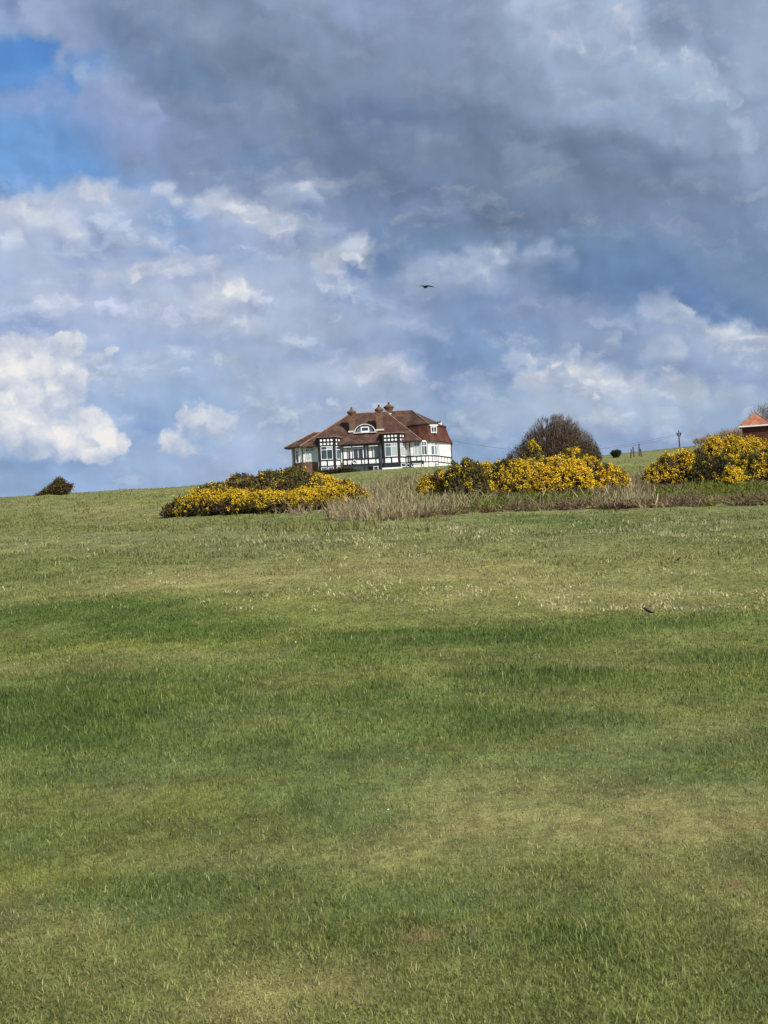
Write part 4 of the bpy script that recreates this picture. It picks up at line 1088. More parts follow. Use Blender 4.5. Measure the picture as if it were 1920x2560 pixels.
def gorse(label, D, lumps_px, flower, tone=C_OLIVE, seed=1, dens=22, low=0.0, bright=1.0, zone=None, name='gorse_bush', group='gorse bushes in flower across the brow of the hill', cat='gorse bush'):
    """lumps_px: (px, top row, base row, half width px); flower: share of flowering sprays"""
    r = np.random.default_rng(seed); k = D / FPX
    lumps = []
    for (px, top, base, hw) in lumps_px:
        b = at(px, base, D); t = at(px, top, D)
        g = gz(b.x, D)
        z0 = min(b.z, g) ; H = max(t.z - z0 - .28, .5)
        lumps.append(((b.x, D + .0, z0 + H * .18), hw * k, max(.7, min(hw * k * .8, 3.2)), H * .82))
    cx = np.mean([l[0][0] for l in lumps]); g0 = gz(cx, D)
    root = empty(name, (cx, D, g0), label, cat, group)
    o3 = np.array([cx, D, g0])
    # dense woody core
    m = MB()
    for (c, rx, ry, rz) in lumps:
        V, F = [], []; a, b = 14, 9
        for i in range(b + 1):
            ph = -.35 + (math.pi / 2 + .35) * i / b
            for j in range(a):
                th = 2 * math.pi * j / a; q = .80 * (1 + .12 * math.sin(j * 2.3 + i * 1.7 + seed))
                V.append((c[0] + rx * q * math.cos(ph) * math.cos(th) - o3[0], c[1] + ry * q * math.cos(ph) * math.sin(th) - o3[1], c[2] + rz * q * math.sin(ph) - o3[2]))
        for i in range(b):
            for j in range(a): F.append((i*a+j, i*a+(j+1)%a, (i+1)*a+(j+1)%a, (i+1)*a+j))
        m.add(V, F)
    n_ = len(m.v)
    mesh_obj('branches', m.v, m.f, M_twig, root, cols=np.tile(lin((66, 56, 38)), (n_, 1)))
    P, Nn = lumps_surface(lumps, dens, r)
    P = P[P[:, 2] > ground_z(P[:, 0], P[:, 1]) - .1 + low] if True else P
    n = len(P)
    idx = np.arange(n); keepN = None
    P_all, N_all = P, r.permutation(n)
    # sprays
    Nn2 = Nn[:0]
    root_pts = P
    nrm = np.zeros_like(P)
    for i, (c, rx, ry, rz) in enumerate(lumps):
        pass
    # recompute normals as direction away from the nearest lump centre
    cen = np.array([l[0] for l in lumps]); dd = ((P[:, None, :] - cen[None]) ** 2).sum(2); nrm = unit(P - cen[dd.argmin(1)])
    up = np.array([0, 0, 1.0])
    sd_ = unit(nrm * .8 + up * .75 + r.normal(size=(n, 3)) * .28)
    L = r.uniform(.22, .50, n) * np.clip(.6 + .8 * fbm(P[:, 0] * 1.3, P[:, 2] * 1.6 + P[:, 1], 61, 2), .6, 1.3)
    fl = fbm(P[:, 0] / 1.1 + seed, P[:, 2] / .8 + P[:, 1] / 1.5, 71 + seed, 3)
    zrel = np.zeros(n)
    flow = np.clip(flower * 1.12 + (fl - .5) * 2.6 * min(1, flower * 2), 0, 1)
    if zone is not None:
        qx, qy = photo_row(P[:, 0], P[:, 1], P[:, 2]); flow = np.clip(flow * zone(qx, qy, r), 0, 1)
    K = 12
    t = r.random((n, K)) ** .7
    C = P[:, None, :] - sd_[:, None, :] * .12 + sd_[:, None, :] * (t * L[:, None])[:, :, None] + r.normal(size=(n, K, 3)) * (.09 * (1.2 - .5 * t))[:, :, None]
    C = C.reshape(-1, 3); tt = t.reshape(-1); S = np.repeat(sd_, K, 0)
    m_ = len(C)
    V, F = cards(C - o3, np.repeat(nrm, K, 0), r.uniform(.05, .09, m_), r.uniform(.10, .19, m_), r, S + r.normal(size=(m_, 3)) * .5)
    mixb = np.repeat(fbm(P[:, 0] / .9 + 3, P[:, 1] + P[:, 2] / .7, 81, 3), K)
    col = tone * (1 - sst(mixb, .4, .6))[:, None] + C_BROWNY * sst(mixb, .4, .6)[:, None]
    gm_ = sst(np.repeat(fbm(P[:, 0] / 1.7 + 30, P[:, 2] / 1.2, 91, 2), K), .5, .65)[:, None]
    col = col * (1 - gm_ * .6) + C_GREEN * gm_ * .6
    col = col * r.uniform(.65, 1.45, m_)[:, None]
    mesh_obj('foliage', V, F, M_leaf, root, cols=np.repeat(col, 4, 0))
    if flower > 0:
        has = r.random(n) < flow
        Pf, Sf, Lf, Nf = P[has], sd_[has], L[has], nrm[has]; n2 = len(Pf); Kf = 26
        t = 1 - r.random((n2, Kf)) ** 1.4 * .75
        C = Pf[:, None, :] - Sf[:, None, :] * .06 + Sf[:, None, :] * (t * Lf[:, None])[:, :, None] + r.normal(size=(n2, Kf, 3)) * .085
        C = C.reshape(-1, 3); m2 = len(C)
        V, F = cards(C - o3, np.repeat(Nf, Kf, 0), r.uniform(.05, .08, m2), r.uniform(.06, .10, m2), r)
        w = r.random(m2)[:, None]
        col = (C_YEL1 * w + C_YEL2 * (1 - w)) * bright * r.uniform(.75, 1.15, m2)[:, None]
        mesh_obj('flowers', V, F, M_flower, root, cols=np.repeat(col, 4, 0))
    return root

gorse('taller olive gorse mound with few flowers behind the low yellow one on the left', 120,
      [(540, 1204, 1250, 60), (610, 1182, 1248, 66), (680, 1170, 1248, 60), (735, 1164, 1245, 66), (790, 1182, 1245, 66), (850, 1200, 1245, 44)], .16, C_OLIVE, 3, zone=lambda x, y, r: np.where((x > 765 + (1215 - y)), 2.6, .35))
gorse('long low gorse bush with a band of deep yellow flowers on the left', 113.5,
      [(430, 1256, 1282, 24), (460, 1240, 1280, 36), (505, 1222, 1278, 50), (580, 1224, 1278, 70), (670, 1228, 1278, 76), (760, 1224, 1272, 66), (830, 1212, 1262, 50), (885, 1212, 1250, 32)], .84, C_BROWNY * 1.1, 4, bright=.82,
      zone=lambda x, y, r: np.where(y < 1254, 1.2, np.where(y < 1262, .6, .14)))
gorse('small yellow gorse bush right of the house lawn, below the brown one', 121, [(1070, 1186, 1204, 24), (1100, 1172, 1206, 26), (1135, 1176, 1206, 26)], .55, C_OLIVE, 5, bright=.9)
gorse('dark brown gorse bush with hardly any flowers beside the house lawn', 119, [(1140, 1150, 1200, 30), (1172, 1140, 1202, 30), (1196, 1152, 1202, 20)], .06, C_BROWNY, 6)
gorse('spreading yellow gorse bush between the brown bush and the brightest one', 122, [(1215, 1152, 1200, 32), (1262, 1142, 1198, 36), (1300, 1150, 1196, 26)], .48, C_OLIVE, 7)
gorse('round gorse bush capped with yellow flowers in front of the bare tree', 134, [(1335, 1102, 1165, 26), (1345, 1118, 1165, 22)], .5, C_OLIVE, 8, zone=lambda x, y, r: np.where(y < 1122, 1.6, .3))
gorse('yellow gorse bush topped by a peak at the right foot of the bare tree', 131, [(1435, 1118, 1180, 28), (1408, 1136, 1180, 26), (1462, 1136, 1180, 24)], .7, C_OLIVE, 18)
gorse('yellow gorse bush directly below the bare tree, behind the brightest one', 127, [(1325, 1146, 1185, 34), (1378, 1142, 1185, 30)], .66, C_OLIVE, 19)
gorse('brightest yellow gorse bush, thick with flowers, below the bare tree', 117, [(1358, 1158, 1206, 28), (1395, 1140, 1208, 36), (1440, 1142, 1208, 36)], .96, C_OLIVE, 9, bright=1.1)
gorse('broad yellow gorse bush with dark gaps right of the brightest one', 119, [(1478, 1142, 1212, 40), (1520, 1156, 1212, 36), (1550, 1170, 1208, 22), (1470, 1176, 1214, 44)], .62, C_BROWNY * 1.15, 10)
gorse('yellow gorse bush at the left end of the right-hand thicket', 122, [(1640, 1156, 1190, 26), (1672, 1132, 1190, 32), (1715, 1122, 1186, 34), (1750, 1118, 1180, 28)], .58, C_BROWNY * 1.15, 11)
gorse('tall gorse bush with yellow crown in front of the wooden hut', 128, [(1790, 1092, 1180, 40), (1838, 1086, 1180, 44), (1888, 1088, 1180, 44), (1945, 1086, 1180, 44)], .48, C_OLIVE, 12)
gorse('hollow dark gorse bush with bare grey branches in the right-hand thicket', 121, [(1765, 1140, 1184, 32), (1805, 1134, 1182, 34), (1842, 1142, 1180, 22)], .03, lin((52, 46, 34)), 13)
gorse('large yellow gorse bush at the right edge of the picture', 120, [(1880, 1118, 1184, 36), (1930, 1112, 1184, 44), (1860, 1140, 1186, 22)], .55, C_OLIVE, 14)
gorse('small low gorse bush with a few yellow tips in front of the dark one', 116, [(1826, 1166, 1188, 14), (1842, 1172, 1188, 12)], .5, C_OLIVE, 15)

# ------------------------------------------------------------------ bare trees
def strips(A, B, wa, wb, r):
    """thin flat twigs from A to B"""
    d = unit(B - A); u = unit(np.cross(d, r.normal(size=d.shape)))
    V = np.stack([A - u * wa[:, None] / 2, A + u * wa[:, None] / 2, B + u * wb[:, None] / 2, B - u * wb[:, None] / 2], 1).reshape(-1, 3)
    return V, np.arange(len(V)).reshape(-1, 4)

def bare_tree(label, D, base_px, inside, nseg, seed, cols, name='bare_tree', cat='tree', group=None, depth=.8, shear=0.0, tw=.03, leafy=None, leafcol=None, outward=.9, limbs=9, Ls=1.0, mask=None):
    """inside: list of (px, row, half width, half height) ellipses that give the crown's outline"""
    r = np.random.default_rng(seed); k = D / FPX
    bp = at(base_px[0], base_px[1], D); bz = min(bp.z, gz(bp.x, D))
    root = empty(name, (bp.x, D, bz), label, cat, group)
    o3 = np.array([bp.x, D, bz])
    C, Rr = [], []
    for (px, py, hw, hh) in inside:
        c = at(px, py, D); C.append([c.x, c.y, c.z]); Rr.append([hw * k, max(hw * k * depth, .5), hh * k])
    C, Rr = np.array(C), np.array(Rr)
    w = (Rr[:, 0] * Rr[:, 2]); which = r.choice(len(C), nseg, p=w / w.sum())
    v = unit(r.normal(size=(nseg, 3))) * (r.random(nseg) ** .42)[:, None]
    P = C[which] + v * Rr[which]
    P = P[P[:, 2] > ground_z(P[:, 0], P[:, 1]) + .05]
    if mask is not None:
        qx, qy = photo_row(P[:, 0], P[:, 1], P[:, 2]); P = P[mask(qx, qy)]
    n = len(P)
    out_ = unit(P - o3 + np.array([0, 0, .3]))
    d = unit(out_ * outward + r.normal(size=(n, 3)) * .42 + np.array([shear, 0, .15]))
    L = r.uniform(.25, .75, n) * Ls
    A = P - d * (L * .6)[:, None]; B = P + d * (L * .4)[:, None]
    V, F = strips(A - o3, B - o3, np.full(n, tw) * r.uniform(.8, 1.4, n), np.full(n, tw * .6), r)
    c = cols[0] * (1 - r.random(n))[:, None] + cols[1] * r.random(n)[:, None]
    mesh_obj('twigs', V, F, M_twig, root, cols=np.repeat(c, 4, 0))
    # trunk and limbs
    m = MB()
    for i in range(limbs):
        j = r.integers(len(C)); tgt = C[j] + unit(r.normal(size=(1, 3)))[0] * Rr[j] * .75
        if tgt[2] < bz + .4: tgt[2] = bz + .6
        p0 = Vector((0, 0, -.2)); p3 = Vector(tgt - o3)
        p1 = Vector((p3.x * .15, p3.y * .15, max(.35, p3.z * .35))); p2 = Vector((p3.x * .55, p3.y * .55, p3.z * .72))
        rs = [.16, .10, .055, .02]; pts = [p0, p1, p2, p3]
        for q in range(3): m.seg(pts[q], pts[q + 1], rs[q], rs[q + 1], 5)
    m.build('trunk', M_bark, root)
    if leafy is not None:
        qx, qy = photo_row(P[:, 0], P[:, 1], P[:, 2]); sel = r.random(n) < leafy(qx, qy)
        Q = P[sel]; Q = np.repeat(Q, 3, 0) + r.normal(size=(sel.sum() * 3, 3)) * .16; nq = len(Q)
        V, F = cards(Q - o3, r.normal(size=(nq, 3)), r.uniform(.06, .11, nq), r.uniform(.08, .14, nq), r)
        mesh_obj('leaves', V, F, M_leaf, root, cols=np.repeat(leafcol * r.uniform(.6, 1.4, nq)[:, None], 4, 0))
    return root

bare_tree('round bare brown hawthorn with dense twigs, rising behind the yellow gorse', 150, (1392, 1180),
          [(1385, 1100, 72, 64), (1400, 1085, 55, 52), (1345, 1118, 46, 46), (1440, 1118, 50, 50), (1470, 1135, 30, 36), (1310, 1140, 34, 30), (1285, 1150, 20, 22), (1488, 1140, 16, 22), (1400, 1140, 90, 44)],
          24000, 21, (lin((112, 96, 80)), lin((80, 67, 54))), tw=.026, mask=lambda x, y: fbm(x / 16, y / 22, 401, 3) > .34 + .22 * sst(((x - 1392) / 105) ** 2 + ((y - 1130) / 98) ** 2, .6, 1.0) - .12, leafy=lambda x, y: np.clip((y - 1085) / 60, 0, 1) * np.clip((x - 1400) / 60, 0, 1) * .5 + np.clip((1330 - x) / 40, 0, 1) * .45, leafcol=lin((86, 84, 44)), limbs=16)
bare_tree('wind-bent dark bush leaning right, alone on the left skyline', 168, (100, 1244),
          [(148, 1222, 22, 18), (150, 1210, 17, 16), (135, 1221, 20, 16), (160, 1224, 16, 13), (120, 1229, 18, 10), (104, 1235, 14, 6), (173, 1215, 9, 5), (168, 1227, 10, 8), (146, 1204, 9, 9), (92, 1239, 8, 4)],
          14000, 22, (lin((96, 78, 60)), lin((66, 54, 42))), tw=.032, shear=.9, Ls=.4,
          mask=lambda x, y: (y > np.interp(x, [85, 100, 118, 132, 141, 150, 158, 164, 170, 176, 184], [1241, 1234, 1221, 1208, 1199, 1193, 1198, 1208, 1209, 1210, 1214])) & (y < np.interp(x, [85, 150, 164, 170, 184], [1250, 1250, 1238, 1228, 1220])), depth=.8, leafy=lambda x, y: np.full(len(x), .30), leafcol=lin((92, 78, 44)), limbs=8, name='windswept_bush', cat='bush', outward=.5)
bare_tree('pale bare tree with fine twigs behind the wooden hut', 168, (1905, 1092),
          [(1905, 1040, 26, 30), (1935, 1035, 34, 38), (1882, 1048, 14, 20), (1896, 1062, 30, 24), (1965, 1040, 30, 40)], 2600, 23, (lin((140, 126, 112)), lin((110, 98, 84))), tw=.028, limbs=8)
bare_tree('straw-coloured leafless scrub left of the wooden hut', 158, (1810, 1110),
          [(1845, 1088, 26, 20), (1815, 1090, 30, 16), (1780, 1096, 26, 12), (1750, 1102, 20, 9), (1858, 1098, 20, 20)], 2600, 24, (lin((172, 142, 106)), lin((132, 110, 82))), tw=.028, limbs=5, name='leafless_scrub', cat='bush')
bare_tree('small dark round bush on the skyline right of the bare tree', 200, (1541, 1140), [(1541, 1132, 13, 7), (1535, 1134, 9, 5)], 900, 25, (lin((60, 62, 40)), lin((48, 50, 34))), tw=.06, limbs=3, name='small_bush', cat='bush')

# low hedge along the foot of the house
def hedge():
    r = np.random.default_rng(33)
    root = empty('low_hedge', lawn(-4.2, -1.6), 'low brown hedge along the foot of the house left of the lawn', 'hedge')
    o3 = np.array(root.location); n = 5200
    s = r.random(n); x = -7.2 + 5.6 * s; y = -1.6 + r.normal(size=n) * .25
    X = HB.x + x; Y = HB.y + y; g = ground_z(X, Y); top = .62 * np.clip((1 - s) * 4, .15, 1)
    C = np.stack([X, Y, g + r.random(n) ** .6 * top], 1)
    V, F = cards(C - o3, r.normal(size=(n, 3)), r.uniform(.06, .12, n), r.uniform(.10, .22, n), r)
    c = lin((74, 64, 38)) * r.uniform(.6, 1.4, n)[:, None]
    mesh_obj('foliage', V, F, M_leaf, root, cols=np.repeat(c, 4, 0))
    m = MB()
    for i in range(9):
        p = Vector((HB.x - 7.0 + i * .66, HB.y - 1.6, 0)); p.z = gz(p.x, p.y)
        m.seg(p - Vector(o3) - Vector((0, 0, .1)), p - Vector(o3) + Vector((0, 0, .35)), .03, .02, 5)
    m.build('stems', M_bark, root)
hedge()

# ------------------------------------------------------------------ rough growth below the gorse
def scatter_px(n, r, x0, x1, top, bot):
    """ground points under a strip of the photo, top/bot are row functions; world placement by distance"""
    px = r.uniform(x0, x1, n)
    t = r.random(n)
    # distance table at a few columns
    cols = np.linspace(x0, x1, 24)
    Dt = np.array([on_ground(c, top(c), 22).y for c in cols]); Db = np.array([on_ground(c, bot(c), 22).y for c in cols])
    D0_, D1_ = np.interp(px, cols, Db), np.interp(px, cols, Dt)
    D = D0_ ** (1 - t) * D1_ ** t
    d = np.array([np.array(ray(p, 1240)) for p in px]); X = EYE.x + d[:, 0] / d[:, 1] * D
    return X, D, ground_z(X, D), px, t

def thicket(name, label, cat, n, x0, x1, top, bot, hfun, colf, width, seed, lean=.35, curve=.4):
    r = np.random.default_rng(seed)
    X, Y, Z, px, t = scatter_px(n, r, x0, x1, top, bot)
    H = hfun(px, t, X, Y, r); keep = H > .04
    X, Y, Z, px, t, H = X[keep], Y[keep], Z[keep], px[keep], t[keep], H[keep]; n = len(X)
    A = np.stack([X, Y, Z - .03], 1)
    d = unit(np.stack([r.normal(size=n) * lean, r.normal(size=n) * lean, np.ones(n)], 1))
    M = A + d * (H * .6)[:, None]
    d2 = unit(d + r.normal(size=(n, 3)) * curve)
    B = M + d2 * (H * .5)[:, None]
    u = unit(np.cross(d, r.normal(size=(n, 3))))
    w = width * r.uniform(.7, 1.4, n)[:, None]
    V = np.stack([A - u * w / 2, A + u * w / 2, M + u * w / 2, M - u * w / 2, B + u * w * .25, B - u * w * .25], 1).reshape(-1, 3)
    b = np.arange(n)[:, None] * 6
    F = np.concatenate([b + [[0, 1, 2, 3]], b + [[3, 2, 4, 5]]], 0)
    c = colf(px, t, X, Y, r, n)
    o = mesh_obj(name, V, F, M_dry, cols=np.repeat(c, 6, 0))
    return tag(o, label, cat, None, 'stuff')

def h_beige(px, t, X, Y, r):
    f = fbm(X / 1.2, Y / 1.2, 301, 3)
    m = np.clip(1 - (px - 930) / 330, 0, 1) ** 1.3 + .35 * np.exp(-((px - 1590) / 60) ** 2) + .03
    edge = sst(scrub(X, Y), .2, .8)
    return (.5 + .8 * f) * r.uniform(.6, 1.3, len(px)) * (r.random(len(px)) < np.clip(m, .03, 1)) * edge
def c_beige(px, t, X, Y, r, n):
    w = r.random(n)[:, None]; f = sst(fbm(X / 2, Y / 2, 302, 3), .4, .6)[:, None]
    c = lin((200, 184, 146)) * w + lin((150, 134, 104)) * (1 - w)
    return (c * (1 - f * .45) + lin((112, 118, 66)) * f * .45) * r.uniform(.7, 1.15, n)[:, None]
thicket('dry_grass', 'tall bleached dry grass right of the low gorse bush', 'dry grass', 24000, 790, 1640, edge_top, edge_bot, h_beige, c_beige, .05, 41)
def h_br(px, t, X, Y, r):
    f = fbm(X / 1.6, Y / 1.6, 311, 3)
    edge = sst(scrub(X, Y), .2, .8)
    return (.30 + .60 * f) * r.uniform(.5, 1.3, len(px)) * np.clip((px - 900) / 90, 0, 1) * edge
def c_br(px, t, X, Y, r, n):
    w = r.random(n)[:, None]
    f = sst(fbm(X / 2.6, Y / 3.4, 312, 5, .6) + .10 * np.exp(-((px - 1260) / 160) ** 2) + .16 * np.exp(-((px - 1830) / 130) ** 2 - ((t - .7) / .3) ** 2)+ .12 * np.exp(-((t - .55) / .25) ** 2) - .12 * np.exp(-(t / .25) ** 2) - .10 * sst(px, 1300, 1450) * (1 - np.exp(-((px - 1830) / 130) ** 2)), .47, .60)[:, None]
    g = lin((100, 114, 46)) * w + lin((132, 136, 62)) * (1 - w)
    b = lin((136, 114, 90)) * w + lin((102, 86, 66)) * (1 - w)
    b2 = lin((162, 146, 104))
    q = sst(fbm(X / 1.4, Y / 2, 314, 4), .52, .62)[:, None]
    b = b * (1 - q * .6) + b2 * q * .6
    return (b * (1 - f) + g * f) * r.uniform(.65, 1.25, n)[:, None]
thicket('bramble', 'brown bramble and low green scrub covering the bank below the gorse', 'bramble', 110000, 900, 1990, edge_top, edge_bot, h_br, c_br, .065, 42, 1.3, 1.3)
def h_fr(px, t, X, Y, r): return (.35 + .8 * r.random(len(px)) ** 2) * (fbm(X / .8, Y / .8, 321, 2) > .42)
thicket('dry_stems', 'bleached dead stems standing along the front of the low gorse bush', 'dead stems', 1500, 430, 860, lambda x: 1270 + 0 * x, lambda x: 1286 + 0 * x, h_fr,
        lambda px, t, X, Y, r, n: lin((182, 162, 134)) * r.uniform(.55, 1.1, n)[:, None], .04, 43)
def h_tu(px, t, X, Y, r):
    f = fbm(X / .55, Y / 1.1, 331, 3, .55) * .7 + .3 * fbm(X / 5, Y / 8, 332, 3)
    return (.035 + .075 * r.random(len(px))) * np.clip(Y / 32, .8, 1.7) * (f > .575 + .05 * np.abs(px - 1150) / 900 + .05 * (t > .75))
thicket('pale_tussocks', 'pale dead tussocks dotted over the middle of the slope', 'grass tussocks', 60000, -80, 2000, lambda x: 1300 + 0 * x, lambda x: 1530 + 0 * x, h_tu,
        lambda px, t, X, Y, r, n: lin((200, 190, 146)) * r.uniform(.6, 1.15, n)[:, None], .022, 44)
def h_tu2(px, t, X, Y, r):
    return (.12 + .22 * r.random(len(px))) * (fbm(X / 1.8, Y / 2.6, 341, 4, .6) > .56)
thicket('rough_grass', 'olive rough grass on the left skyline slope and round the gorse', 'rough grass', 20000, -80, 1100, lambda x: np.interp(x, [-80, 430, 1100], [1252, 1226, 1190]), lambda x: 1330 + 0 * x, h_tu2,
        lambda px, t, X, Y, r, n: (lin((150, 146, 94)) * .5 + lin((110, 120, 62)) * .5) * r.uniform(.5, 1.25, n)[:, None], .05, 45)

# ------------------------------------------------------------------ wooden hut with a tiled roof
M_wood = material('dark_boards', lambda N: pbsdf(N, N.mix(N.ss(N.noise(N.vm('MULTIPLY', N.n('ShaderNodeTexCoord').outputs['Object'], (.5, .5, 9)), 1.6, 5, .6).outputs[0], .35, .65), tuple(lin((98, 62, 50))) + (1,), tuple(lin((66, 44, 38))) + (1,)), .8, .2))
M_tile2 = material('orange_tiles', tile_fn(lin((176, 112, 86)), lin((158, 98, 76)), lin((186, 130, 102)), .1))
hp = at(1910, 1100, 150.0); hz = hp.z
hut = empty('garden_hut', (hp.x, 150, hz), 'dark boarded hut with orange tiled roof behind the gorse on the right', 'hut')
hut.rotation_euler = (0, 0, R(-18))
m = MB(); m.box(-2.05, .55, 0, 2.6, -2.2, 1.55); hb = m.build('wall', M_wood, hut)
for i in range(9):
    z = -.9 + i * .27
    m = MB(); m.box(-2.07, .57, -.02, .0, z, z + .24); m.build('board', M_wood, hb)
m = MB(); m.box(.50, .60, -.05, .05, -2.0, 1.5); m.box(-2.10, -2.0, -.05, .05, -2.0, 1.5); m.build('corner_post', M_wood, hb)
hr = hip('roof', [(-2.4, -.35, 1.58), (.9, -.35, 1.58), (.9, 2.95, 1.58), (-2.4, 2.95, 1.58)], [(-.80, 1.25, 2.85), (-.65, 1.25, 2.85)], M_tile2, th=.08, parent=hut)
m = MB(); m.box(-2.42, .92, -.40, -.355, 1.42, 1.56); m.box(.905, .95, -.35, 2.95, 1.42, 1.56); m.box(-2.45, -2.405, -.35, 2.95, 1.42, 1.56); m.build('fascia', M_frame, hr)
ridge_tiles(hr, [(-2.4, -.35, 1.58), (-.80, 1.25, 2.85), (-.65, 1.25, 2.85), (.9, -.35, 1.58)], .06)

# ------------------------------------------------------------------ utility pole, cables, fence posts
pp = at(1699, 1118, 245.0); pz = gz(pp.x, 245)
pole = empty('utility_pole', (pp.x, 245, pz), 'thin wooden utility pole on the right skyline with two insulators', 'utility pole')
tz = at(1699, 1076, 245.0).z - pz
m = MB(); m.seg((0, 0, -.5), (0, 0, tz), .13, .09, 8); m.build('pole', M_bark, pole)
m = MB(); m.box(-.32, .32, -.05, .05, tz - .95, tz - .82); ca = m.build('crossarm', M_bark, pole)
for sx in (-.27, .27):
    m = MB(); m.lathe((sx, 0, tz - .80), [(.05, 0), (.14, .12), (.08, .2), (.15, .34), (.06, .45)], 8); m.build('insulator', M_black, ca)
def cable(label, pts, name='cable', sag=0.0):
    m = MB()
    for (a, b) in zip(pts[:-1], pts[1:]):
        n = 14; P = []
        for i in range(n + 1):
            t = i / n; p = Vector(a).lerp(Vector(b), t); p.z -= sag * 4 * t * (1 - t); P.append(p)
        for i in range(n): m.seg(P[i], P[i + 1], .020, .020, 4)
    o = m.build(name, M_bark); tag(o, label, 'cable', 'overhead cables on the skyline')
    return o
top = Vector((pp.x, 245, pz + tz))
hx = HB + Vector((11.3, 7.4, 3.9))
cable('thin cable sagging from the right end of the house behind the bare tree', [hx, at(1420, 1128, 236), top + Vector((.5, 0, -.4))], sag=.5)
cable('lower thin cable running left from the utility pole', [top + Vector((-.4, 0, -.75)), at(1500, 1122, 240)], sag=.5)

wp = [(1577, 1146, 22), (1585, 1143, 26), (1598, 1140, 30), (1604, 1142, 20)]
posts = None
for i, (px, py, hpx) in enumerate(wp):
    g = on_ground(px, py, 150, 255); k = g.y / FPX
    lab = ['leftmost leaning fence post on the far slope right of the bare tree', 'short fence post second from the left on the far slope', 'tallest grey fence post on the far slope', 'rightmost short fence post on the far slope'][i]
    m = MB(); m.obox((0, 0), (1, 0), (0, 1), .07, .07, -.3, hpx * k); m.add([(-.07, -.07, hpx * k), (.07, -.07, hpx * k), (.07, .07, hpx * k), (-.07, .07, hpx * k), (0, 0, hpx * k + .08)], [(0, 1, 4), (1, 2, 4), (2, 3, 4), (3, 0, 4)])
    o = m.build('fence_post', M_bark); o.location = g; o.rotation_euler = (0, R([6, -3, 2, -7][i]), 0)
    tag(o, lab, 'fence post', 'weathered fence posts on the far slope')

# ------------------------------------------------------------------ birds
M_bird = speckle('black_feathers', (.008, .008, .010), (.02, .02, .022), 20, .5)
def skin_mesh(name, verts, edges, radii, parent, mat, sub=1):
    me = bpy.data.meshes.new(name); me.from_pydata(verts, edges, []); me.materials.append(mat)
    o = bpy.data.objects.new(name, me); COL.objects.link(o); o.parent = parent
    md = o.modifiers.new('skin', 'SKIN')
    for v, rr in zip(me.skin_vertices[0].data, radii): v.radius = (rr, rr)
    me.skin_vertices[0].data[0].use_root = True
    s_ = o.modifiers.new('sub', 'SUBSURF'); s_.levels = sub; s_.render_levels = sub
    return o
def flying_bird(label, p, span, yaw, roll=0.0):
    root = empty('flying_bird', p, label, 'bird'); root.rotation_euler = (0, roll, yaw); s_ = span
    # body: beak to tail along +x
    skin_mesh('body', [(.0, 0, 0), (.10*s_, 0, .012*s_), (.19*s_, 0, .016*s_), (.235*s_, 0, .012*s_), (.275*s_, 0, .006*s_), (-.12*s_, 0, 0), (-.20*s_, 0, 0)], [(0, 1), (1, 2), (2, 3), (3, 4), (0, 5), (5, 6)],
              [.085*s_, .075*s_, .05*s_, .04*s_, .01*s_, .06*s_, .03*s_], root, M_bird, 2)
    for sy in (-1, 1):
        V = []; prof = [(.0, .10, 0.0), (.12, .12, .045), (.26, .10, .055), (.40, .05, .020), (.50, -.05, -.03)]
        ch = [.17, .18, .17, .12, .03]
        for (yy, lx, zz), c_ in zip(prof, ch):
            for off, dzz in ((0, 0), (-c_, 0), (-c_, -.006), (0, -.006)): V.append(((lx + off) * s_, sy * (yy + .02) * s_, (zz + dzz) * s_))
        F = []
        for i in range(len(prof) - 1):
            for j in range(4): F.append((4*i+j, 4*i+(j+1) % 4, 4*i+4+(j+1) % 4, 4*i+4+j))
        F += [(0, 1, 2, 3), (len(V)-1, len(V)-2, len(V)-3, len(V)-4)]
        m = MB(); m.add(V, F); m.build('wing', M_bird, root)
    m = MB(); m.add([(-.16*s_, -.03*s_, 0), (-.16*s_, .03*s_, 0), (-.34*s_, .075*s_, -.004), (-.35*s_, 0, -.004), (-.34*s_, -.075*s_, -.004), (-.16*s_, -.03*s_, -.012*s_), (-.16*s_, .03*s_, -.012*s_), (-.34*s_, .075*s_, -.012*s_), (-.35*s_, 0, -.012*s_), (-.34*s_, -.075*s_, -.012*s_)],
                    [(0, 1, 2, 3, 4), (9, 8, 7, 6, 5), (0, 5, 6, 1), (1, 6, 7, 2), (2, 7, 8, 3), (3, 8, 9, 4), (4, 9, 5, 0)])
    m.build('tail', M_bird, root)
    return root
flying_bird('black crow gliding with wings spread, high in the sky right of the house', at(1065, 717, 85), 1.0, R(118), R(4))
flying_bird('tiny distant dark bird high above the left end of the house', at(753, 862, 160), .34, R(40))
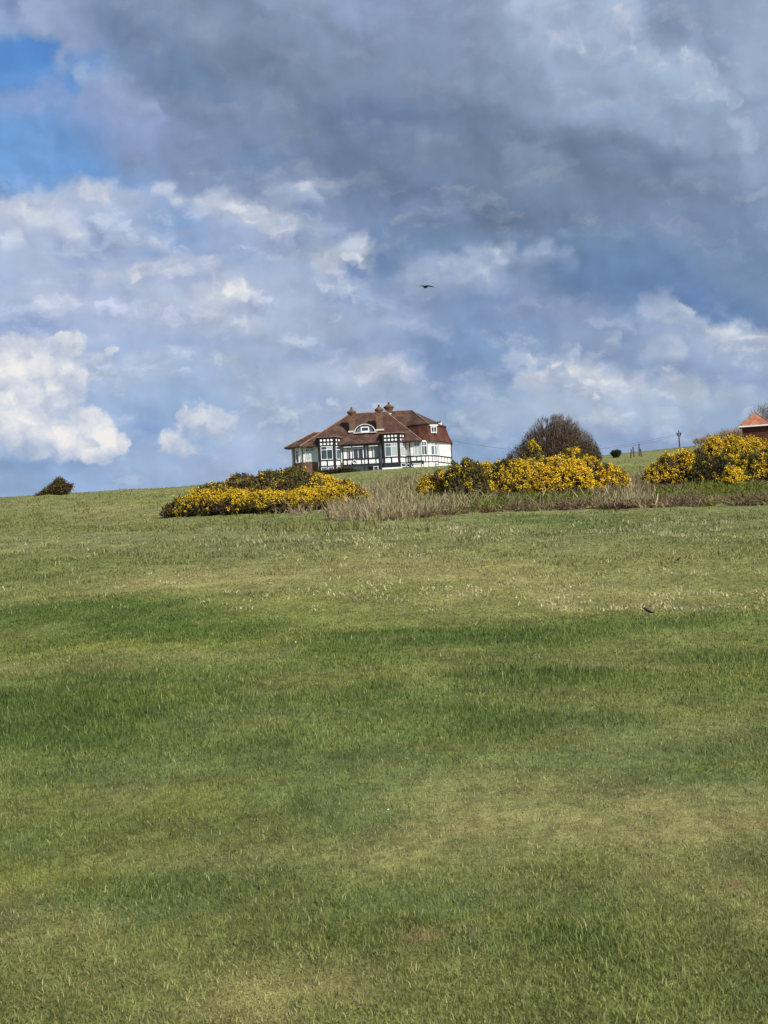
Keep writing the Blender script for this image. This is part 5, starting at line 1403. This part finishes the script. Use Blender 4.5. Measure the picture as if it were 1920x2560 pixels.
def standing_bird(label, px, py, s_, yaw, D0=5):
    g = on_ground(px, py, D0); root = empty('standing_bird', g, label, 'bird'); root.rotation_euler = (0, 0, yaw)
    skin_mesh('body', [(0, 0, .42*s_), (.14*s_, 0, .52*s_), (.24*s_, 0, .62*s_), (.31*s_, 0, .66*s_), (.42*s_, 0, .63*s_), (-.18*s_, 0, .34*s_), (-.48*s_, 0, .24*s_)], [(0, 1), (1, 2), (2, 3), (3, 4), (0, 5), (5, 6)],
              [.15*s_, .14*s_, .09*s_, .085*s_, .018*s_, .11*s_, .045*s_], root, M_bird, 2)
    for sy in (-1, 1):
        m = MB(); m.seg((.02*s_, sy*.05*s_, -.02), (0, sy*.05*s_, .34*s_), .014*s_, .02*s_, 5); m.seg((-.05*s_, sy*.05*s_, .0), (.09*s_, sy*.05*s_, .0), .012*s_, .008*s_, 4); m.build('leg', M_bird, root)
    return root
standing_bird('black bird standing on the dark green grass at right', 1622, 1541, .20, R(170))
standing_bird('small black bird feeding on the slope below the right-hand gorse', 1696, 1406, .16, R(20), 25)

# ------------------------------------------------------------------ small things in the grass
M_stone = speckle('white_flint', (.70, .70, .66), (.85, .85, .80), 30, .6)
def pebble(label, px, py, rad, seed):
    g = on_ground(px, py, 4); r = np.random.default_rng(seed); V, F = [], []; a, b = 10, 7
    for i in range(b):
        ph = -math.pi / 2 + math.pi * i / (b - 1)
        for j in range(a):
            th = 2 * math.pi * j / a; q = rad * r.uniform(.85, 1.12) * (1 if 0 < i < b - 1 else .3)
            V.append((q * math.cos(ph) * math.cos(th) * 1.1, q * math.cos(ph) * math.sin(th) * .9, q * math.sin(ph) * .8))
    for i in range(b - 1):
        for j in range(a): F.append((i*a+j, i*a+(j+1)%a, (i+1)*a+(j+1)%a, (i+1)*a+j))
    o = mesh_obj('white_pebble', V, F, M_stone, smooth=True); o.location = g + Vector((0, 0, rad + .025))
    return tag(o, label, 'pebble', 'white specks lying in the grass')
pebble('white pebble nearest the viewer, lying mid-field in the short grass', 971, 2037, .0065, 1)
pebble('white pebble on the far mown strip left of centre', 739, 1612, .011, 2)
# tall thin dead stalk
M_stalk = speckle('stalk', lin((150, 146, 100)), lin((132, 132, 88)), 30, .8)
g = on_ground(1555, 1505, 20); hh = 150 * g.y / FPX
root = empty('dead_stalk', g, 'single tall thin straw-coloured stalk standing on the slope at right', 'stalk')
m = MB(); m.seg((0, 0, 0), (.02, 0, hh * .4), .0045, .004, 4); m.seg((.02, 0, hh * .4), (.03, 0, hh * .7), .004, .003, 4); m.seg((.03, 0, hh * .7), (.08, 0, hh), .003, .002, 4); m.build('stem', M_stalk, root)
m = MB()
for i in range(7): m.seg((.032 + .006 * i, 0, hh * (.72 + .035 * i)), (.025 * (-1) ** i + .04 + .006 * i, .01, hh * (.74 + .035 * i)), .003, .0015, 4)
m.build('seed_head', M_stalk, root)
